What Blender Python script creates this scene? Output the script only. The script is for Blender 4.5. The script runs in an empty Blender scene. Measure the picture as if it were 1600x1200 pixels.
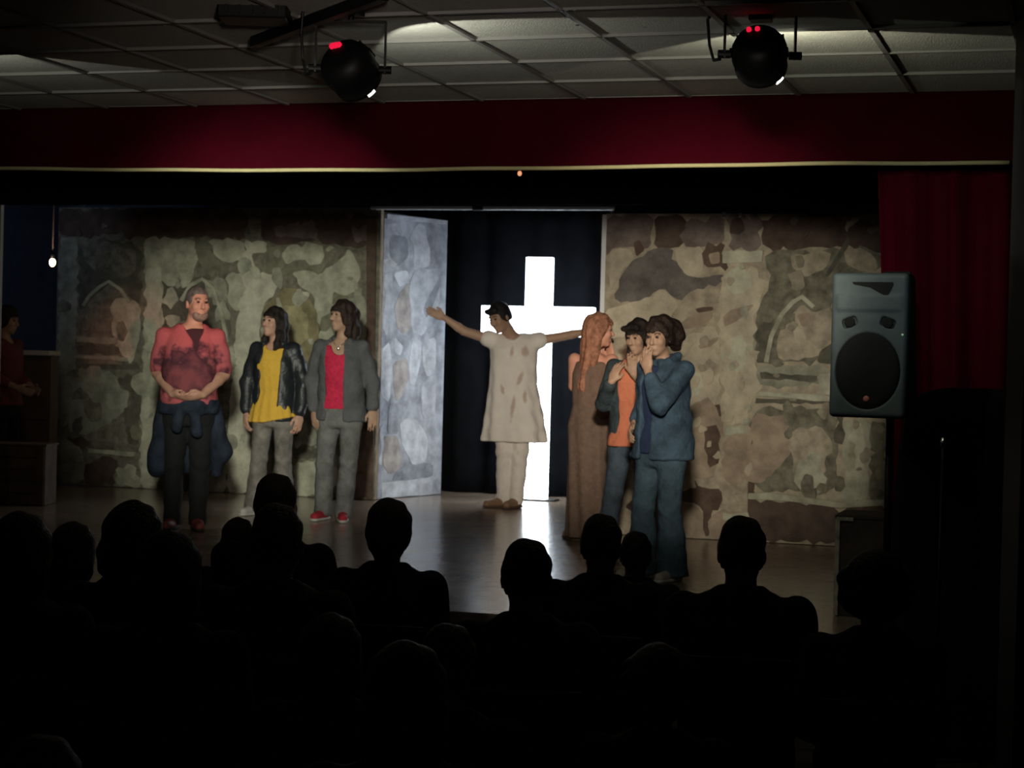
import bpy, bmesh, math, random
import numpy as np
from mathutils import Vector, Matrix

# ------------------------------------------------------------------ camera
T = 0.307                       # the hall axis is +Y; the camera looks this far to its left
FPX = 2900.0                    # focal length in pixels of the 1600 wide frame
CAM = np.array((0.0, 0.0, 1.75))
STAGE = 0.45                    # height of the stage floor
CEIL = 3.10
SC = bpy.context.scene
COL = SC.collection
camd = bpy.data.cameras.new('camera')
camo = bpy.data.objects.new('camera', camd)
COL.objects.link(camo)
camd.sensor_width = 36.0
camd.lens = FPX / 1600.0 * 36.0
camd.clip_end = 100
camd.dof.use_dof = True          # the photograph is soft at the stage
camd.dof.focus_distance = 6.2
camd.dof.aperture_fstop = 8.5
PITCH = math.atan(34 / FPX)
RM = Matrix.Rotation(T, 3, 'Z') @ Matrix.Rotation(math.pi / 2 - PITCH, 3, 'X') @ Matrix.Rotation(0.026, 3, 'Z')
camo.matrix_world = Matrix.Translation(CAM.tolist()) @ RM.to_4x4()
SC.camera = camo
RN = np.array(RM)

# ------------------------------------------------------------------ world, exposure, stage lights
SC.view_settings.view_transform = 'Standard'
SC.view_settings.look = 'None'
SC.view_settings.exposure = 0.0
SC.view_settings.gamma = 1.0
SC.view_settings.use_curve_mapping = False
wd = bpy.data.worlds.new('world')
SC.world = wd
wd.use_nodes = True
wd.node_tree.nodes['Background'].inputs[0].default_value = (0.5, 0.55, 0.7, 1)
wd.node_tree.nodes['Background'].inputs[1].default_value = 0.0012


def ray(px, py):
    return RN @ np.array(((px - 800) / FPX, -(py - 600) / FPX, -1.0))


def pt(px, py, d):
    return CAM + ray(px, py) * d


def pz(px, py, z):
    r = ray(px, py)
    return CAM + r * ((z - CAM[2]) / r[2])


def py_(px, py, y):
    r = ray(px, py)
    return CAM + r * ((y - CAM[1]) / r[1])


def pplane(px, py, p0, n):
    r = ray(px, py)
    return CAM + r * (np.dot(np.array(p0) - CAM, n) / np.dot(r, n))


def spot(name, loc, target, watts, col, size_deg, blend, radius=0.05):
    l = bpy.data.lights.new(name, 'SPOT')
    l.energy = watts
    l.color = col
    l.spot_size = math.radians(size_deg)
    l.spot_blend = blend
    l.shadow_soft_size = radius
    o = bpy.data.objects.new(name, l)
    COL.objects.link(o)
    o.location = Vector(loc)
    o.rotation_euler = (Vector(target) - Vector(loc)).to_track_quat('-Z', 'Y').to_euler()
    return o


# front-of-house spots hung under the ceiling of the hall, out of the frame; added fills follow them
def cs(X, d, z):
    """point from sideways offset and distance along the camera's level heading"""
    return np.array((X * math.cos(T) - d * math.sin(T), X * math.sin(T) + d * math.cos(T), z))


spot('front_spot', cs(-0.75, 3.4, 2.66), pt(460, 580, 16.4), 2900, (1.0, 1.0, 0.84), 18, 0.95, 0.13)
spot('front_spot', cs(0.25, 3.4, 2.66), pt(1090, 590, 14.0), 1650, (1.0, 0.91, 0.74), 20, 0.9, 0.13)
spot('front_spot', cs(0.5, 4.0, 2.66), pt(305, 480, 13.6), 1000, (1.0, 0.20, 0.14), 5, 0.9, 0.06)
spot('front_spot', cs(0.3, 3.0, 2.66), pt(800, 650, 16.5), 1500, (1.0, 0.9, 0.74), 13, 0.9, 0.06)
spot('front_spot', cs(-0.5, 4.0, 2.66), pt(925, 570, 13.5), 420, (1.0, 0.40, 0.24), 5, 0.9, 0.06)
spot('front_spot', cs(0.4, 2.5, 2.70), pt(1400, 400, 8.5), 120, (0.80, 0.95, 1.0), 15, 1.0, 0.08)  # added cool light to brighten the loudspeaker and side curtain
spot('hall_fill', cs(0.0, 1.5, 2.30), pt(600, 365, 15.0), 230, (1.0, 0.86, 0.76), 30, 0.9, 0.10)  # added fill lifting the shaded top of the flats, no lamp there
spot('wing_fill', (-8.9, 13.4, 3.3), (-10.7, 16.9, 2.6), 20, (0.55, 0.72, 1.0), 60, 0.8, 0.05)  # added blue light lifting the dark wing wall, unseen, no lamp built

random.seed(7)
RNG = np.random.default_rng(11)

# ------------------------------------------------------------------ materials
MATS = {}


def mat(name, col, rough=0.7, metal=0.0, noise=0.0, nscale=8.0, bump=0.0, bscale=60.0, emit=None, estr=0.0, spec=0.5, col2=None):
    if name in MATS:
        return MATS[name]
    m = bpy.data.materials.new(name)
    m.use_nodes = True
    nt = m.node_tree
    b = nt.nodes['Principled BSDF']
    b.inputs['Base Color'].default_value = (*col, 1)
    b.inputs['Roughness'].default_value = rough
    b.inputs['Metallic'].default_value = metal
    b.inputs['Specular IOR Level'].default_value = spec
    tc = nt.nodes.new('ShaderNodeTexCoord')
    if noise > 0 or col2:
        n = nt.nodes.new('ShaderNodeTexNoise')
        n.inputs['Scale'].default_value = nscale
        n.inputs['Detail'].default_value = 5
        n.inputs['Roughness'].default_value = 0.6
        nt.links.new(tc.outputs['Object'], n.inputs['Vector'])
        r = nt.nodes.new('ShaderNodeValToRGB')
        a = col2 if col2 else tuple(c * (1 - noise) for c in col)
        r.color_ramp.elements[0].position = 0.34
        r.color_ramp.elements[1].position = 0.66
        r.color_ramp.elements[0].color = (*a, 1)
        r.color_ramp.elements[1].color = (*(col if col2 else tuple(min(1, c * (1 + noise)) for c in col)), 1)
        nt.links.new(n.outputs['Fac'], r.inputs['Fac'])
        nt.links.new(r.outputs['Color'], b.inputs['Base Color'])
    if bump > 0:
        n2 = nt.nodes.new('ShaderNodeTexNoise')
        n2.inputs['Scale'].default_value = bscale
        n2.inputs['Detail'].default_value = 3
        nt.links.new(tc.outputs['Object'], n2.inputs['Vector'])
        bp = nt.nodes.new('ShaderNodeBump')
        bp.inputs['Strength'].default_value = bump
        bp.inputs['Distance'].default_value = 0.02
        nt.links.new(n2.outputs['Fac'], bp.inputs['Height'])
        nt.links.new(bp.outputs['Normal'], b.inputs['Normal'])
    if emit:
        b.inputs['Emission Color'].default_value = (*emit, 1)
        b.inputs['Emission Strength'].default_value = estr
    MATS[name] = m
    return m


# ------------------------------------------------------------------ object helpers
def tag(o, label=None, cat=None, group=None, kind=None):
    if label:
        o['label'] = label
    if cat:
        o['category'] = cat
    if group:
        o['group'] = group
    if kind:
        o['kind'] = kind
    return o


def link(name, me, parent=None, m=None):
    o = bpy.data.objects.new(name, me)
    COL.objects.link(o)
    if m is not None and me is not None:
        me.materials.append(m)
    if parent is not None:
        o.parent = parent
    return o


def empty(name, loc, rz=0.0, scale=1.0):
    o = bpy.data.objects.new(name, None)
    o.empty_display_size = 0.1
    COL.objects.link(o)
    o.location = Vector(loc)
    o.rotation_euler = (0, 0, rz)
    o.scale = (scale,) * 3
    return o


class MB:
    """collects simple solids into one mesh"""

    def __init__(s):
        s.bm = bmesh.new()

    def box(s, c, h, R=None, bevel=0.0):
        r = bmesh.ops.create_cube(s.bm, size=2.0)
        vs = r['verts']
        M = Matrix.Translation(Vector(c)) @ (R.to_4x4() if R else Matrix.Identity(4)) @ Matrix.Diagonal((*h, 1))
        bmesh.ops.transform(s.bm, matrix=M, verts=vs)
        if bevel > 0:
            es = list({e for v in vs for e in v.link_edges})
            bmesh.ops.bevel(s.bm, geom=es, offset=bevel, segments=2, affect='EDGES', profile=0.5)
        return s

    def cyl(s, a, b, r1, r2=None, n=16, caps=True):
        a, b = Vector(a), Vector(b)
        d = b - a
        r2 = r1 if r2 is None else r2
        r = bmesh.ops.create_cone(s.bm, segments=n, radius1=r1, radius2=r2, depth=d.length, cap_ends=caps)
        M = Matrix.Translation((a + b) / 2) @ d.to_track_quat('Z', 'Y').to_matrix().to_4x4()
        bmesh.ops.transform(s.bm, matrix=M, verts=r['verts'])
        return s

    def ball(s, c, r, sub=2):
        q = bmesh.ops.create_icosphere(s.bm, subdivisions=sub, radius=1.0)
        rr = r if hasattr(r, '__len__') else (r, r, r)
        bmesh.ops.transform(s.bm, matrix=Matrix.Translation(Vector(c)) @ Matrix.Diagonal((*rr, 1)), verts=q['verts'])
        return s

    def tube(s, pts, r, n=8):
        for a, b in zip(pts[:-1], pts[1:]):
            s.cyl(a, b, r, n=n)
        for p in pts[1:-1]:
            s.ball(p, r, 1)
        return s

    def lathe(s, prof, origin, axis, n=28):
        """prof: (distance along axis, radius)"""
        axis = Vector(axis).normalized()
        M = Matrix.Translation(Vector(origin)) @ axis.to_track_quat('Z', 'Y').to_matrix().to_4x4()
        rings = []
        for z, r in prof:
            rings.append([s.bm.verts.new(M @ Vector((r * math.cos(2 * math.pi * k / n), r * math.sin(2 * math.pi * k / n), z))) for k in range(n)])
        for A, B in zip(rings[:-1], rings[1:]):
            for k in range(n):
                s.bm.faces.new((A[k], A[(k + 1) % n], B[(k + 1) % n], B[k]))
        s.bm.faces.new(rings[0][::-1])
        s.bm.faces.new(rings[-1])
        return s

    def prism(s, poly, ex):
        """poly: 3D points, ex: extrusion vector"""
        ex = Vector(ex)
        A = [s.bm.verts.new(Vector(p)) for p in poly]
        B = [s.bm.verts.new(Vector(p) + ex) for p in poly]
        n = len(A)
        s.bm.faces.new(A)
        s.bm.faces.new(B[::-1])
        for k in range(n):
            s.bm.faces.new((A[k], B[k], B[(k + 1) % n], A[(k + 1) % n]))
        return s

    def build(s, name, m, parent=None, smooth=False):
        bmesh.ops.recalc_face_normals(s.bm, faces=s.bm.faces)
        me = bpy.data.meshes.new(name)
        s.bm.to_mesh(me)
        s.bm.free()
        if smooth:
            for p in me.polygons:
                p.use_smooth = True
        return link(name, me, parent, m)


# ------------------------------------------------------------------ implicit surfaces (for people and cloth)
def V(*a):
    return np.array(a, float)


def unit(v):
    v = np.asarray(v, float)
    return v / (np.linalg.norm(v) + 1e-9)


def cap(a, b, ra, rb=None):
    a, b = np.asarray(a, float), np.asarray(b, float)
    rb = ra if rb is None else rb
    ab = b - a
    L = max(np.dot(ab, ab), 1e-9)
    m = max(ra, rb)

    def f(x, y, z):
        qx, qy, qz = x - a[0], y - a[1], z - a[2]
        t = np.clip((qx * ab[0] + qy * ab[1] + qz * ab[2]) / L, 0, 1)
        return np.sqrt((qx - ab[0] * t) ** 2 + (qy - ab[1] * t) ** 2 + (qz - ab[2] * t) ** 2) - (ra + (rb - ra) * t)
    return f, np.minimum(a, b) - m, np.maximum(a, b) + m


def ell(c, r, R=None):
    c, r = np.asarray(c, float), np.asarray(r, float)
    m = max(r)
    Rm = np.eye(3) if R is None else R

    def f(x, y, z):
        dx, dy, dz = x - c[0], y - c[1], z - c[2]
        u = dx * Rm[0, 0] + dy * Rm[1, 0] + dz * Rm[2, 0]
        v = dx * Rm[0, 1] + dy * Rm[1, 1] + dz * Rm[2, 1]
        w = dx * Rm[0, 2] + dy * Rm[1, 2] + dz * Rm[2, 2]
        k0 = np.sqrt((u / r[0]) ** 2 + (v / r[1]) ** 2 + (w / r[2]) ** 2)
        k1 = np.sqrt((u / r[0] ** 2) ** 2 + (v / r[1] ** 2) ** 2 + (w / r[2] ** 2) ** 2) + 1e-9
        return k0 * (k0 - 1) / k1
    return f, c - m, c + m


def rbox(c, h, r=0.01, R=None):
    c, h = np.asarray(c, float), np.asarray(h, float)
    Rm = np.eye(3) if R is None else R
    m = float(np.linalg.norm(h))

    def f(x, y, z):
        dx, dy, dz = x - c[0], y - c[1], z - c[2]
        u = abs(dx * Rm[0, 0] + dy * Rm[1, 0] + dz * Rm[2, 0]) - h[0] + r
        v = abs(dx * Rm[0, 1] + dy * Rm[1, 1] + dz * Rm[2, 1]) - h[1] + r
        w = abs(dx * Rm[0, 2] + dy * Rm[1, 2] + dz * Rm[2, 2]) - h[2] + r
        return np.sqrt(np.maximum(u, 0) ** 2 + np.maximum(v, 0) ** 2 + np.maximum(w, 0) ** 2) + np.minimum(np.maximum(np.maximum(u, v), w), 0) - r
    return f, c - m, c + m


def loft(secs, e=0.0, p=2.3, rnd=0.03, fold=0.0, nf=9, ph=0.0):
    """stack of elliptical sections (z, cx, cy, rx, ry) going up; fold adds vertical pleats growing downwards"""
    S = np.array(sorted(secs), float)
    zs = S[:, 0]

    def f(x, y, z):
        zz = np.asarray(z)
        cx, cy = np.interp(zz, zs, S[:, 1]), np.interp(zz, zs, S[:, 2])
        rx, ry = np.interp(zz, zs, S[:, 3]) + e, np.interp(zz, zs, S[:, 4]) + e
        dx, dy = (x - cx), (y - cy)
        q = ((np.abs(dx) / rx) ** p + (np.abs(dy) / ry) ** p) ** (1.0 / p)
        if fold:
            g = np.clip((zs[-1] - zz) / (zs[-1] - zs[0]), 0, 1)
            q = q + fold * g * np.sin(nf * np.arctan2(dy / ry, dx / rx) + ph + 3.0 * zz)
        d = (q - 1) * np.minimum(rx, ry) * 0.92
        c = np.maximum(zs[0] - zz, zz - zs[-1]) + 0 * d
        a, b = d + rnd, c + rnd
        return np.sqrt(np.maximum(a, 0) ** 2 + np.maximum(b, 0) ** 2) + np.minimum(np.maximum(a, b), 0) - rnd
    mx = max(np.max(np.abs(S[:, 1]) + S[:, 3]), np.max(np.abs(S[:, 2]) + S[:, 4])) + e + 0.03
    return f, V(-mx, -mx, zs[0]), V(mx, mx, zs[-1])


class Field:
    def __init__(s):
        s.ops = []

    def add(s, prim, k=0.02):
        s.ops.append(('a', prim, k))
        return s

    def sub(s, prim, k=0.01):
        s.ops.append(('s', prim, k))
        return s

    def cut(s, p, n):
        s.ops.append(('c', (np.asarray(p, float), unit(n)), 0))
        return s

    def ripple(s, fn):
        s.ops.append(('r', fn, 0))
        return s

    def net(s, vox):
        adds = [o for o in s.ops if o[0] == 'a']
        lo = np.min([o[1][1] for o in adds], axis=0) - 4 * vox
        hi = np.max([o[1][2] for o in adds], axis=0) + 4 * vox
        n = np.ceil((hi - lo) / vox).astype(int) + 1
        ax = [lo[i] + vox * np.arange(n[i]) for i in range(3)]
        F = np.full(n, 1.0)
        for kind, prim, k in s.ops:
            if kind == 'c':
                p, nn = prim
                F = np.maximum(F, (ax[0][:, None, None] - p[0]) * nn[0] + (ax[1][None, :, None] - p[1]) * nn[1] + (ax[2][None, None, :] - p[2]) * nn[2])
                continue
            if kind == 'r':
                F = F + prim(ax[0][:, None, None], ax[1][None, :, None], ax[2][None, None, :])
                continue
            fn, a, b = prim
            pad = k + 3 * vox
            i0 = np.maximum(np.floor((a - pad - lo) / vox).astype(int), 0)
            i1 = np.minimum(np.ceil((b + pad - lo) / vox).astype(int) + 1, n)
            if np.any(i1 <= i0):
                continue
            sl = tuple(slice(i0[i], i1[i]) for i in range(3))
            g = fn(ax[0][sl[0]][:, None, None], ax[1][sl[1]][None, :, None], ax[2][sl[2]][None, None, :])
            A = F[sl]
            if kind == 's':
                A, g2 = -A, g
                h = np.maximum(k - np.abs(A - g2), 0) / max(k, 1e-6)
                F[sl] = -(np.minimum(A, g2) - h * h * k * 0.25)
            else:
                h = np.maximum(k - np.abs(A - g), 0) / max(k, 1e-6)
                F[sl] = np.minimum(A, g) - h * h * k * 0.25
        F[0], F[-1] = 1, 1
        F[:, 0], F[:, -1] = 1, 1
        F[:, :, 0], F[:, :, -1] = 1, 1
        return surface_net(F, lo, vox)


def surface_net(F, lo, vox):
    ins = F < 0
    nx, ny, nz = F.shape
    c = np.zeros((nx - 1, ny - 1, nz - 1), np.int8)
    for i in (0, 1):
        for j in (0, 1):
            for k in (0, 1):
                c += ins[i:nx - 1 + i, j:ny - 1 + j, k:nz - 1 + k]
    act = (c > 0) & (c < 8)
    I, J, K = np.nonzero(act)
    idx = np.full(act.shape, -1, np.int64)
    idx[I, J, K] = np.arange(len(I))
    P = np.zeros((len(I), 3))
    N = np.zeros(len(I))
    cs = [(i, j, k) for i in (0, 1) for j in (0, 1) for k in (0, 1)]
    for a in cs:
        for d in range(3):
            if a[d]:
                continue
            b = list(a)
            b[d] = 1
            fa, fb = F[I + a[0], J + a[1], K + a[2]], F[I + b[0], J + b[1], K + b[2]]
            m = (fa < 0) != (fb < 0)
            t = np.where(m, fa / np.where(m, fa - fb, 1), 0)
            for q in range(3):
                P[:, q] += m * (a[q] + (t if q == d else 0))
            N += m
    P = P / N[:, None] + np.stack([I, J, K], 1)
    P = lo + P * vox
    quads = []
    for d in range(3):
        u, v = (d + 1) % 3, (d + 2) % 3
        sl0 = [slice(None)] * 3
        sl1 = [slice(None)] * 3
        sl0[d], sl1[d] = slice(0, -1), slice(1, None)
        A, B = ins[tuple(sl0)], ins[tuple(sl1)]
        e = np.array(np.nonzero(A != B)).T
        e = e[(e[:, u] > 0) & (e[:, v] > 0) & (e[:, u] < F.shape[u] - 1) & (e[:, v] < F.shape[v] - 1)]
        fl = A[e[:, 0], e[:, 1], e[:, 2]]
        q = []
        for du, dv in ((1, 1), (0, 1), (0, 0), (1, 0)):
            w = e.copy()
            w[:, u] -= du
            w[:, v] -= dv
            q.append(idx[w[:, 0], w[:, 1], w[:, 2]])
        q = np.stack(q, 1)
        q[~fl] = q[~fl][:, ::-1]
        quads.append(q)
    return P, np.concatenate(quads)


def fast_mesh(name, P, Q):
    me = bpy.data.meshes.new(name)
    me.vertices.add(len(P))
    me.vertices.foreach_set('co', P.astype(np.float32).ravel())
    me.loops.add(Q.size)
    me.loops.foreach_set('vertex_index', Q.astype(np.int32).ravel())
    me.polygons.add(len(Q))
    me.polygons.foreach_set('loop_start', np.arange(0, Q.size, 4, dtype=np.int32))
    me.update(calc_edges=True)
    me.polygons.foreach_set('use_smooth', np.ones(len(Q), bool))
    me.validate()
    return me


def sdf_obj(name, field, vox, m, parent=None):
    P, Q = field.net(vox)
    return link(name, fast_mesh(name, P, Q), parent, m)


def rot(yaw=0.0, pitch=0.0, roll=0.0):
    return np.array(Matrix.Rotation(yaw, 3, 'Z') @ Matrix.Rotation(pitch, 3, 'X') @ Matrix.Rotation(roll, 3, 'Y'))


# ================================================================== THE SETTING
YF = 9.09                                   # front edge of the stage
M_hallfloor = mat('hall_floor', (0.05, 0.045, 0.04), 0.6, noise=0.2, nscale=3)
M_stage = mat('stage_floor', (0.34, 0.26, 0.19), 0.2, noise=0.14, nscale=2.5, bump=0.06, bscale=30, spec=0.5)
M_tile = mat('ceiling_tile', (0.62, 0.62, 0.56), 0.9, noise=0.08, nscale=40, bump=0.3, bscale=120)
M_grid = mat('grid_metal', (0.30, 0.30, 0.28), 0.5)
M_navy = mat('navy_paint', (0.085, 0.115, 0.18), 0.8, noise=0.1)
M_black = mat('black_cloth', (0.012, 0.012, 0.014), 0.95, noise=0.2, nscale=12, spec=0.1)
M_blackpaint = mat('black_paint', (0.02, 0.02, 0.022), 0.6)
M_red = mat('red_velvet', (0.042, 0.0010, 0.005), 0.95, noise=0.12, nscale=5, bump=0.15, bscale=90, spec=0.05)
M_piping = mat('yellow_braid', (0.50, 0.45, 0.23), 0.8, noise=0.04, nscale=30, bump=0.2, bscale=200)

MB().box((-2.5, 4.0, -0.05), (6.0, 5.09, 0.05)).build('floor', M_hallfloor)['kind'] = 'structure'
fl = MB().box((-4.0, YF + 4.5, STAGE - 0.03), (6.7, 4.5, 0.03), bevel=0.006).build('floor', M_stage)
fl['kind'] = 'structure'
MB().box((-4.0, YF + 0.06, (STAGE - 0.06) / 2), (6.7, 0.02, (STAGE - 0.06) / 2)).build('trim_1', M_blackpaint)['kind'] = 'structure'
MB().box((-4.0, 18.1, 2.0), (6.9, 0.06, 2.0)).build('wall_back', M_navy)['kind'] = 'structure'
MB().box((2.75, 13.6, 2.0), (0.05, 4.5, 2.0)).build('wall_right', M_blackpaint)['kind'] = 'structure'
MB().box((-10.76, 13.6, 2.0), (0.05, 4.5, 2.0)).build('wall_left', M_navy)['kind'] = 'structure'
# stage-house soffit (dark) behind the valance
MB().box((-4.0, 13.65, 3.55), (6.8, 4.4, 0.03)).build('ceiling', M_blackpaint)['kind'] = 'structure'

# hall ceiling: metal grid with lay-in tiles, each tile a part
ce = MB().box((-3.0, 6.2, CEIL + 0.055), (6.5, 2.98, 0.02)).build('ceiling', M_blackpaint)
ce['kind'] = 'structure'
TX, TY, X0 = 0.545, 0.58, -1.99
gm = MB()
xs = [X0 + TX * k for k in range(-11, 7)]
ys = [YF - TY * k for k in range(0, 7)]
for x in xs:
    gm.box((x, (ys[0] + ys[-1]) / 2, CEIL + 0.006), (0.011, (ys[0] - ys[-1]) / 2, 0.018))
for y in ys:
    gm.box(((xs[0] + xs[-1]) / 2, y, CEIL + 0.005), ((xs[-1] - xs[0]) / 2, 0.011, 0.017))
gm.build('ceiling_grid', M_grid, ce)
tile_me = None
for i in range(len(xs) - 1):
    for j in range(len(ys) - 1):
        if tile_me is None:
            t = MB().box((0, 0, 0), (TX / 2 - 0.012, TY / 2 - 0.012, 0.008), bevel=0.004).build('ceiling_tile', M_tile, ce)
            tile_me = t.data
        else:
            t = link('ceiling_tile', tile_me, ce)
        t.location = ((xs[i] + xs[i + 1]) / 2, (ys[j] + ys[j + 1]) / 2, CEIL + 0.004 + RNG.uniform(0, 0.006))
        t.rotation_euler = (RNG.normal(0, 0.0015), RNG.normal(0, 0.0015), 0)

# black pillar at the right edge of the frame
a = pt(1588, 500, 6.9)
b = pt(1800, 500, 6.9)
dx = (b - a)[:2]
R0 = Matrix.Rotation(T, 3, 'Z')
c = (a + b) / 2
MB().box((c[0], c[1], 1.55), (np.linalg.norm(dx) / 2, 0.12, 1.549), R0, bevel=0.004).build('wall_front', M_blackpaint)['kind'] = 'structure'


# proscenium side wall right of the stage opening
MB().box((1.18, YF + 0.36, 1.6), (1.52, 0.05, 1.599), bevel=0.004).build('wall_front', M_blackpaint)['kind'] = 'structure'


# ------------------------------------------------------------------ hanging cloth
def cloth(name, x0, x1, y, ztop, zbot, m, parent, amp, wl, thick=0.012, nx=160, nz=14, sag=None, seed=0, grow=1.0, taper=0.0):
    """pleated cloth sheet along X with real thickness"""
    r = np.random.default_rng(seed)
    X = np.linspace(x0, x1, nx)
    w = np.cumsum(1 + 0.35 * r.normal(size=nx).clip(-1.5, 1.5)) / nx * (x1 - x0) / wl * 2 * math.pi
    vs, fs = [], []
    for side in (0, 1):
        for j in range(nz):
            t = j / (nz - 1)
            for i in range(nx):
                zb = zbot + (sag(X[i]) if sag else 0)
                yy = y + amp * (grow * t + (1 - grow)) * math.sin(w[i]) + (thick if side else 0)
                vs.append((X[i] + taper * t * (1 - i / (nx - 1)), yy, ztop + (zb - ztop) * t))
    o = nx * nz
    for j in range(nz - 1):
        for i in range(nx - 1):
            a = j * nx + i
            fs.append((a, a + nx, a + nx + 1, a + 1))
            fs.append((o + a, o + a + 1, o + a + nx + 1, o + a + nx))
    for i in range(nx - 1):
        a = (nz - 1) * nx + i
        fs.append((a, o + a, o + a + 1, a + 1))
        fs.append((i, i + 1, o + i + 1, o + i))
    for j in range(nz - 1):
        a = j * nx
        fs.append((a, o + a, o + a + nx, a + nx))
        a = j * nx + nx - 1
        fs.append((a, a + nx, o + a + nx, o + a))
    me = bpy.data.meshes.new(name)
    me.from_pydata(vs, [], fs)
    for p in me.polygons:
        p.use_smooth = True
    return link(name, me, parent, m), X, w


VX1 = -0.392


def vsag(x):
    return 0.012 * math.sin((x + 3) * 1.3) - 0.02 * max(0.0, 1 - abs(x + 2.3) / 2.0)


val = empty('valance', (-3.6, YF, 2.75))
tag(val, 'long dark red stage valance with a pale yellow braid along its lower edge', 'valance')
vp, X, w = cloth('fabric', -7.3, VX1, YF - 0.02, CEIL - 0.004, 2.755, M_red, None, 0.016, 0.9, nx=300, sag=vsag, seed=3)
vp.parent = val
vp.matrix_parent_inverse = Matrix.Translation(val.location).inverted()
pts = [(X[i], YF - 0.026 + 0.016 * math.sin(w[i]), 2.755 + vsag(X[i])) for i in range(0, 300, 3)]
cu = MB()
rg_ = [[cu.bm.verts.new((p[0], p[1] + 0.0105 * math.cos(a), p[2] + 0.0105 * math.sin(a))) for a in np.linspace(0, 2 * math.pi, 9)[:-1]] for p in pts]
for a, b in zip(rg_[:-1], rg_[1:]):
    for k in range(8):
        cu.bm.faces.new((a[k], a[(k + 1) % 8], b[(k + 1) % 8], b[k]))
cu.bm.faces.new(rg_[0])
cu.bm.faces.new(rg_[-1])
pp = cu.build('braid', M_piping, None, True)
pp.parent = val
pp.matrix_parent_inverse = Matrix.Translation(val.location).inverted()

leg, _, _ = cloth('curtain', -1.115, -0.36, YF + 0.22, 3.3, STAGE + 0.02, mat('red_curtain', (0.085, 0.0018, 0.011), 0.95, noise=0.12, nscale=5, bump=0.15, bscale=90, spec=0.05), None, 0.045, 0.21, nx=120, nz=20, seed=5, grow=0.4, taper=0.17)
tag(leg, 'dark red pleated side curtain hanging behind the loudspeaker at the right', 'curtain')

# black masking cloth
bd, _, _ = cloth('black_drape', py_(560, 600, 17.35)[0], py_(1420, 600, 17.35)[0], 17.35, 3.3, STAGE + 0.01, mat('drape_black', (0.0035, 0.0038, 0.0048), 0.95, noise=0.2, spec=0.05), None, 0.04, 0.4, nx=140, seed=8, grow=0.3)
tag(bd, 'black drape hanging across the gap behind the lit cross', 'drape')
bb, _, _ = cloth('border_curtain', -9.0, 1.9, 12.2, 3.45, pt(700, 321, 13.0)[2] - 0.0, M_black, None, 0.02, 0.7, nx=200, seed=9, grow=0.5)
tag(bb, 'black overhead border cloth above the painted scenery', 'curtain')

# ------------------------------------------------------------------ painted scenery
M_wood = mat('batten_wood', (0.30, 0.20, 0.12), 0.7, noise=0.25, nscale=9)


def paint(name, c, n=0.32, sc=7.0):
    return mat('paint_' + name, c, 0.88, noise=n, nscale=sc, bump=0.35, bscale=45, spec=0.2)


PC = {
    'dark': paint('dark', (0.12, 0.115, 0.088), 0.3, 9), 'umber': paint('umber', (0.105, 0.075, 0.060)),
    'mid': paint('mid', (0.19, 0.18, 0.135), 0.4, 12), 'grey': paint('grey', (0.30, 0.30, 0.235)),
    'stone': paint('stone', (0.42, 0.42, 0.32)), 'pale': paint('pale', (0.54, 0.53, 0.41), 0.22),
    'olive': paint('olive', (0.25, 0.22, 0.125)), 'gold': paint('gold', (0.37, 0.33, 0.19)),
    'mauve': paint('mauve', (0.20, 0.16, 0.145)), 'slate': paint('slate', (0.16, 0.145, 0.135)),
    'cream': paint('cream', (0.52, 0.46, 0.35), 0.22), 'tan': paint('tan', (0.36, 0.29, 0.215), 0.25),
    'buff': paint('buff', (0.41, 0.355, 0.265), 0.3, 9), 'brown': paint('brown', (0.125, 0.085, 0.066)),
    'dark2': paint('dark_two', (0.13, 0.125, 0.095), 0.4), 'stone2': paint('stone_two', (0.36, 0.365, 0.285)), 'cream2': paint('cream_two', (0.47, 0.41, 0.31), 0.25),
    'buff2': paint('buff_two', (0.31, 0.275, 0.21), 0.3, 9), 'mid2': paint('mid_two', (0.24, 0.215, 0.155), 0.4, 10),
    'moss': paint('moss', (0.20, 0.20, 0.14)),
    'blue': paint('blue', (0.36, 0.38, 0.43), 0.4, 5), 'ice': paint('ice', (0.50, 0.52, 0.57), 0.3, 6), 'haze': paint('haze', (0.43, 0.45, 0.50), 0.3, 6),  # bluish cast of the cross light mixed into the leaf colours
    'taupe': paint('taupe', (0.36, 0.33, 0.32)), 'steel': paint('steel', (0.27, 0.29, 0.33)),
}


def chaikin(poly):
    out = []
    n = len(poly)
    for i in range(n):
        a, b = np.array(poly[i]), np.array(poly[(i + 1) % n])
        out += [a * 0.86 + b * 0.14, a * 0.14 + b * 0.86]
    return out


def torn(poly, step=0.07, amp=0.016, rg=RNG):
    """subdivide a 2D outline and roughen it like a torn paper edge"""
    out = []
    n = len(poly)
    for i in range(n):
        a, b = np.array(poly[i]), np.array(poly[(i + 1) % n])
        L = np.linalg.norm(b - a)
        k = max(1, int(L / step))
        d = (b - a) / (L + 1e-9)
        nn = np.array((-d[1], d[0]))
        for j in range(k):
            q = a + (b - a) * j / k
            if j:
                q = q + nn * rg.normal(0, amp) * min(1.0, L / 0.12)
            out.append(q)
    return out


def crosses(q):
    P = np.array(q)
    Q = np.roll(P, -1, 0)
    n = len(P)

    def side(a, b, c):
        return (b[..., 0] - a[..., 0]) * (c[..., 1] - a[..., 1]) - (b[..., 1] - a[..., 1]) * (c[..., 0] - a[..., 0])
    A, B, C_, D_ = P[:, None], Q[:, None], P[None], Q[None]
    hit = (side(A, B, C_) * side(A, B, D_) < 0) & (side(C_, D_, A) * side(C_, D_, B) < 0)
    return bool(hit.any())


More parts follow.
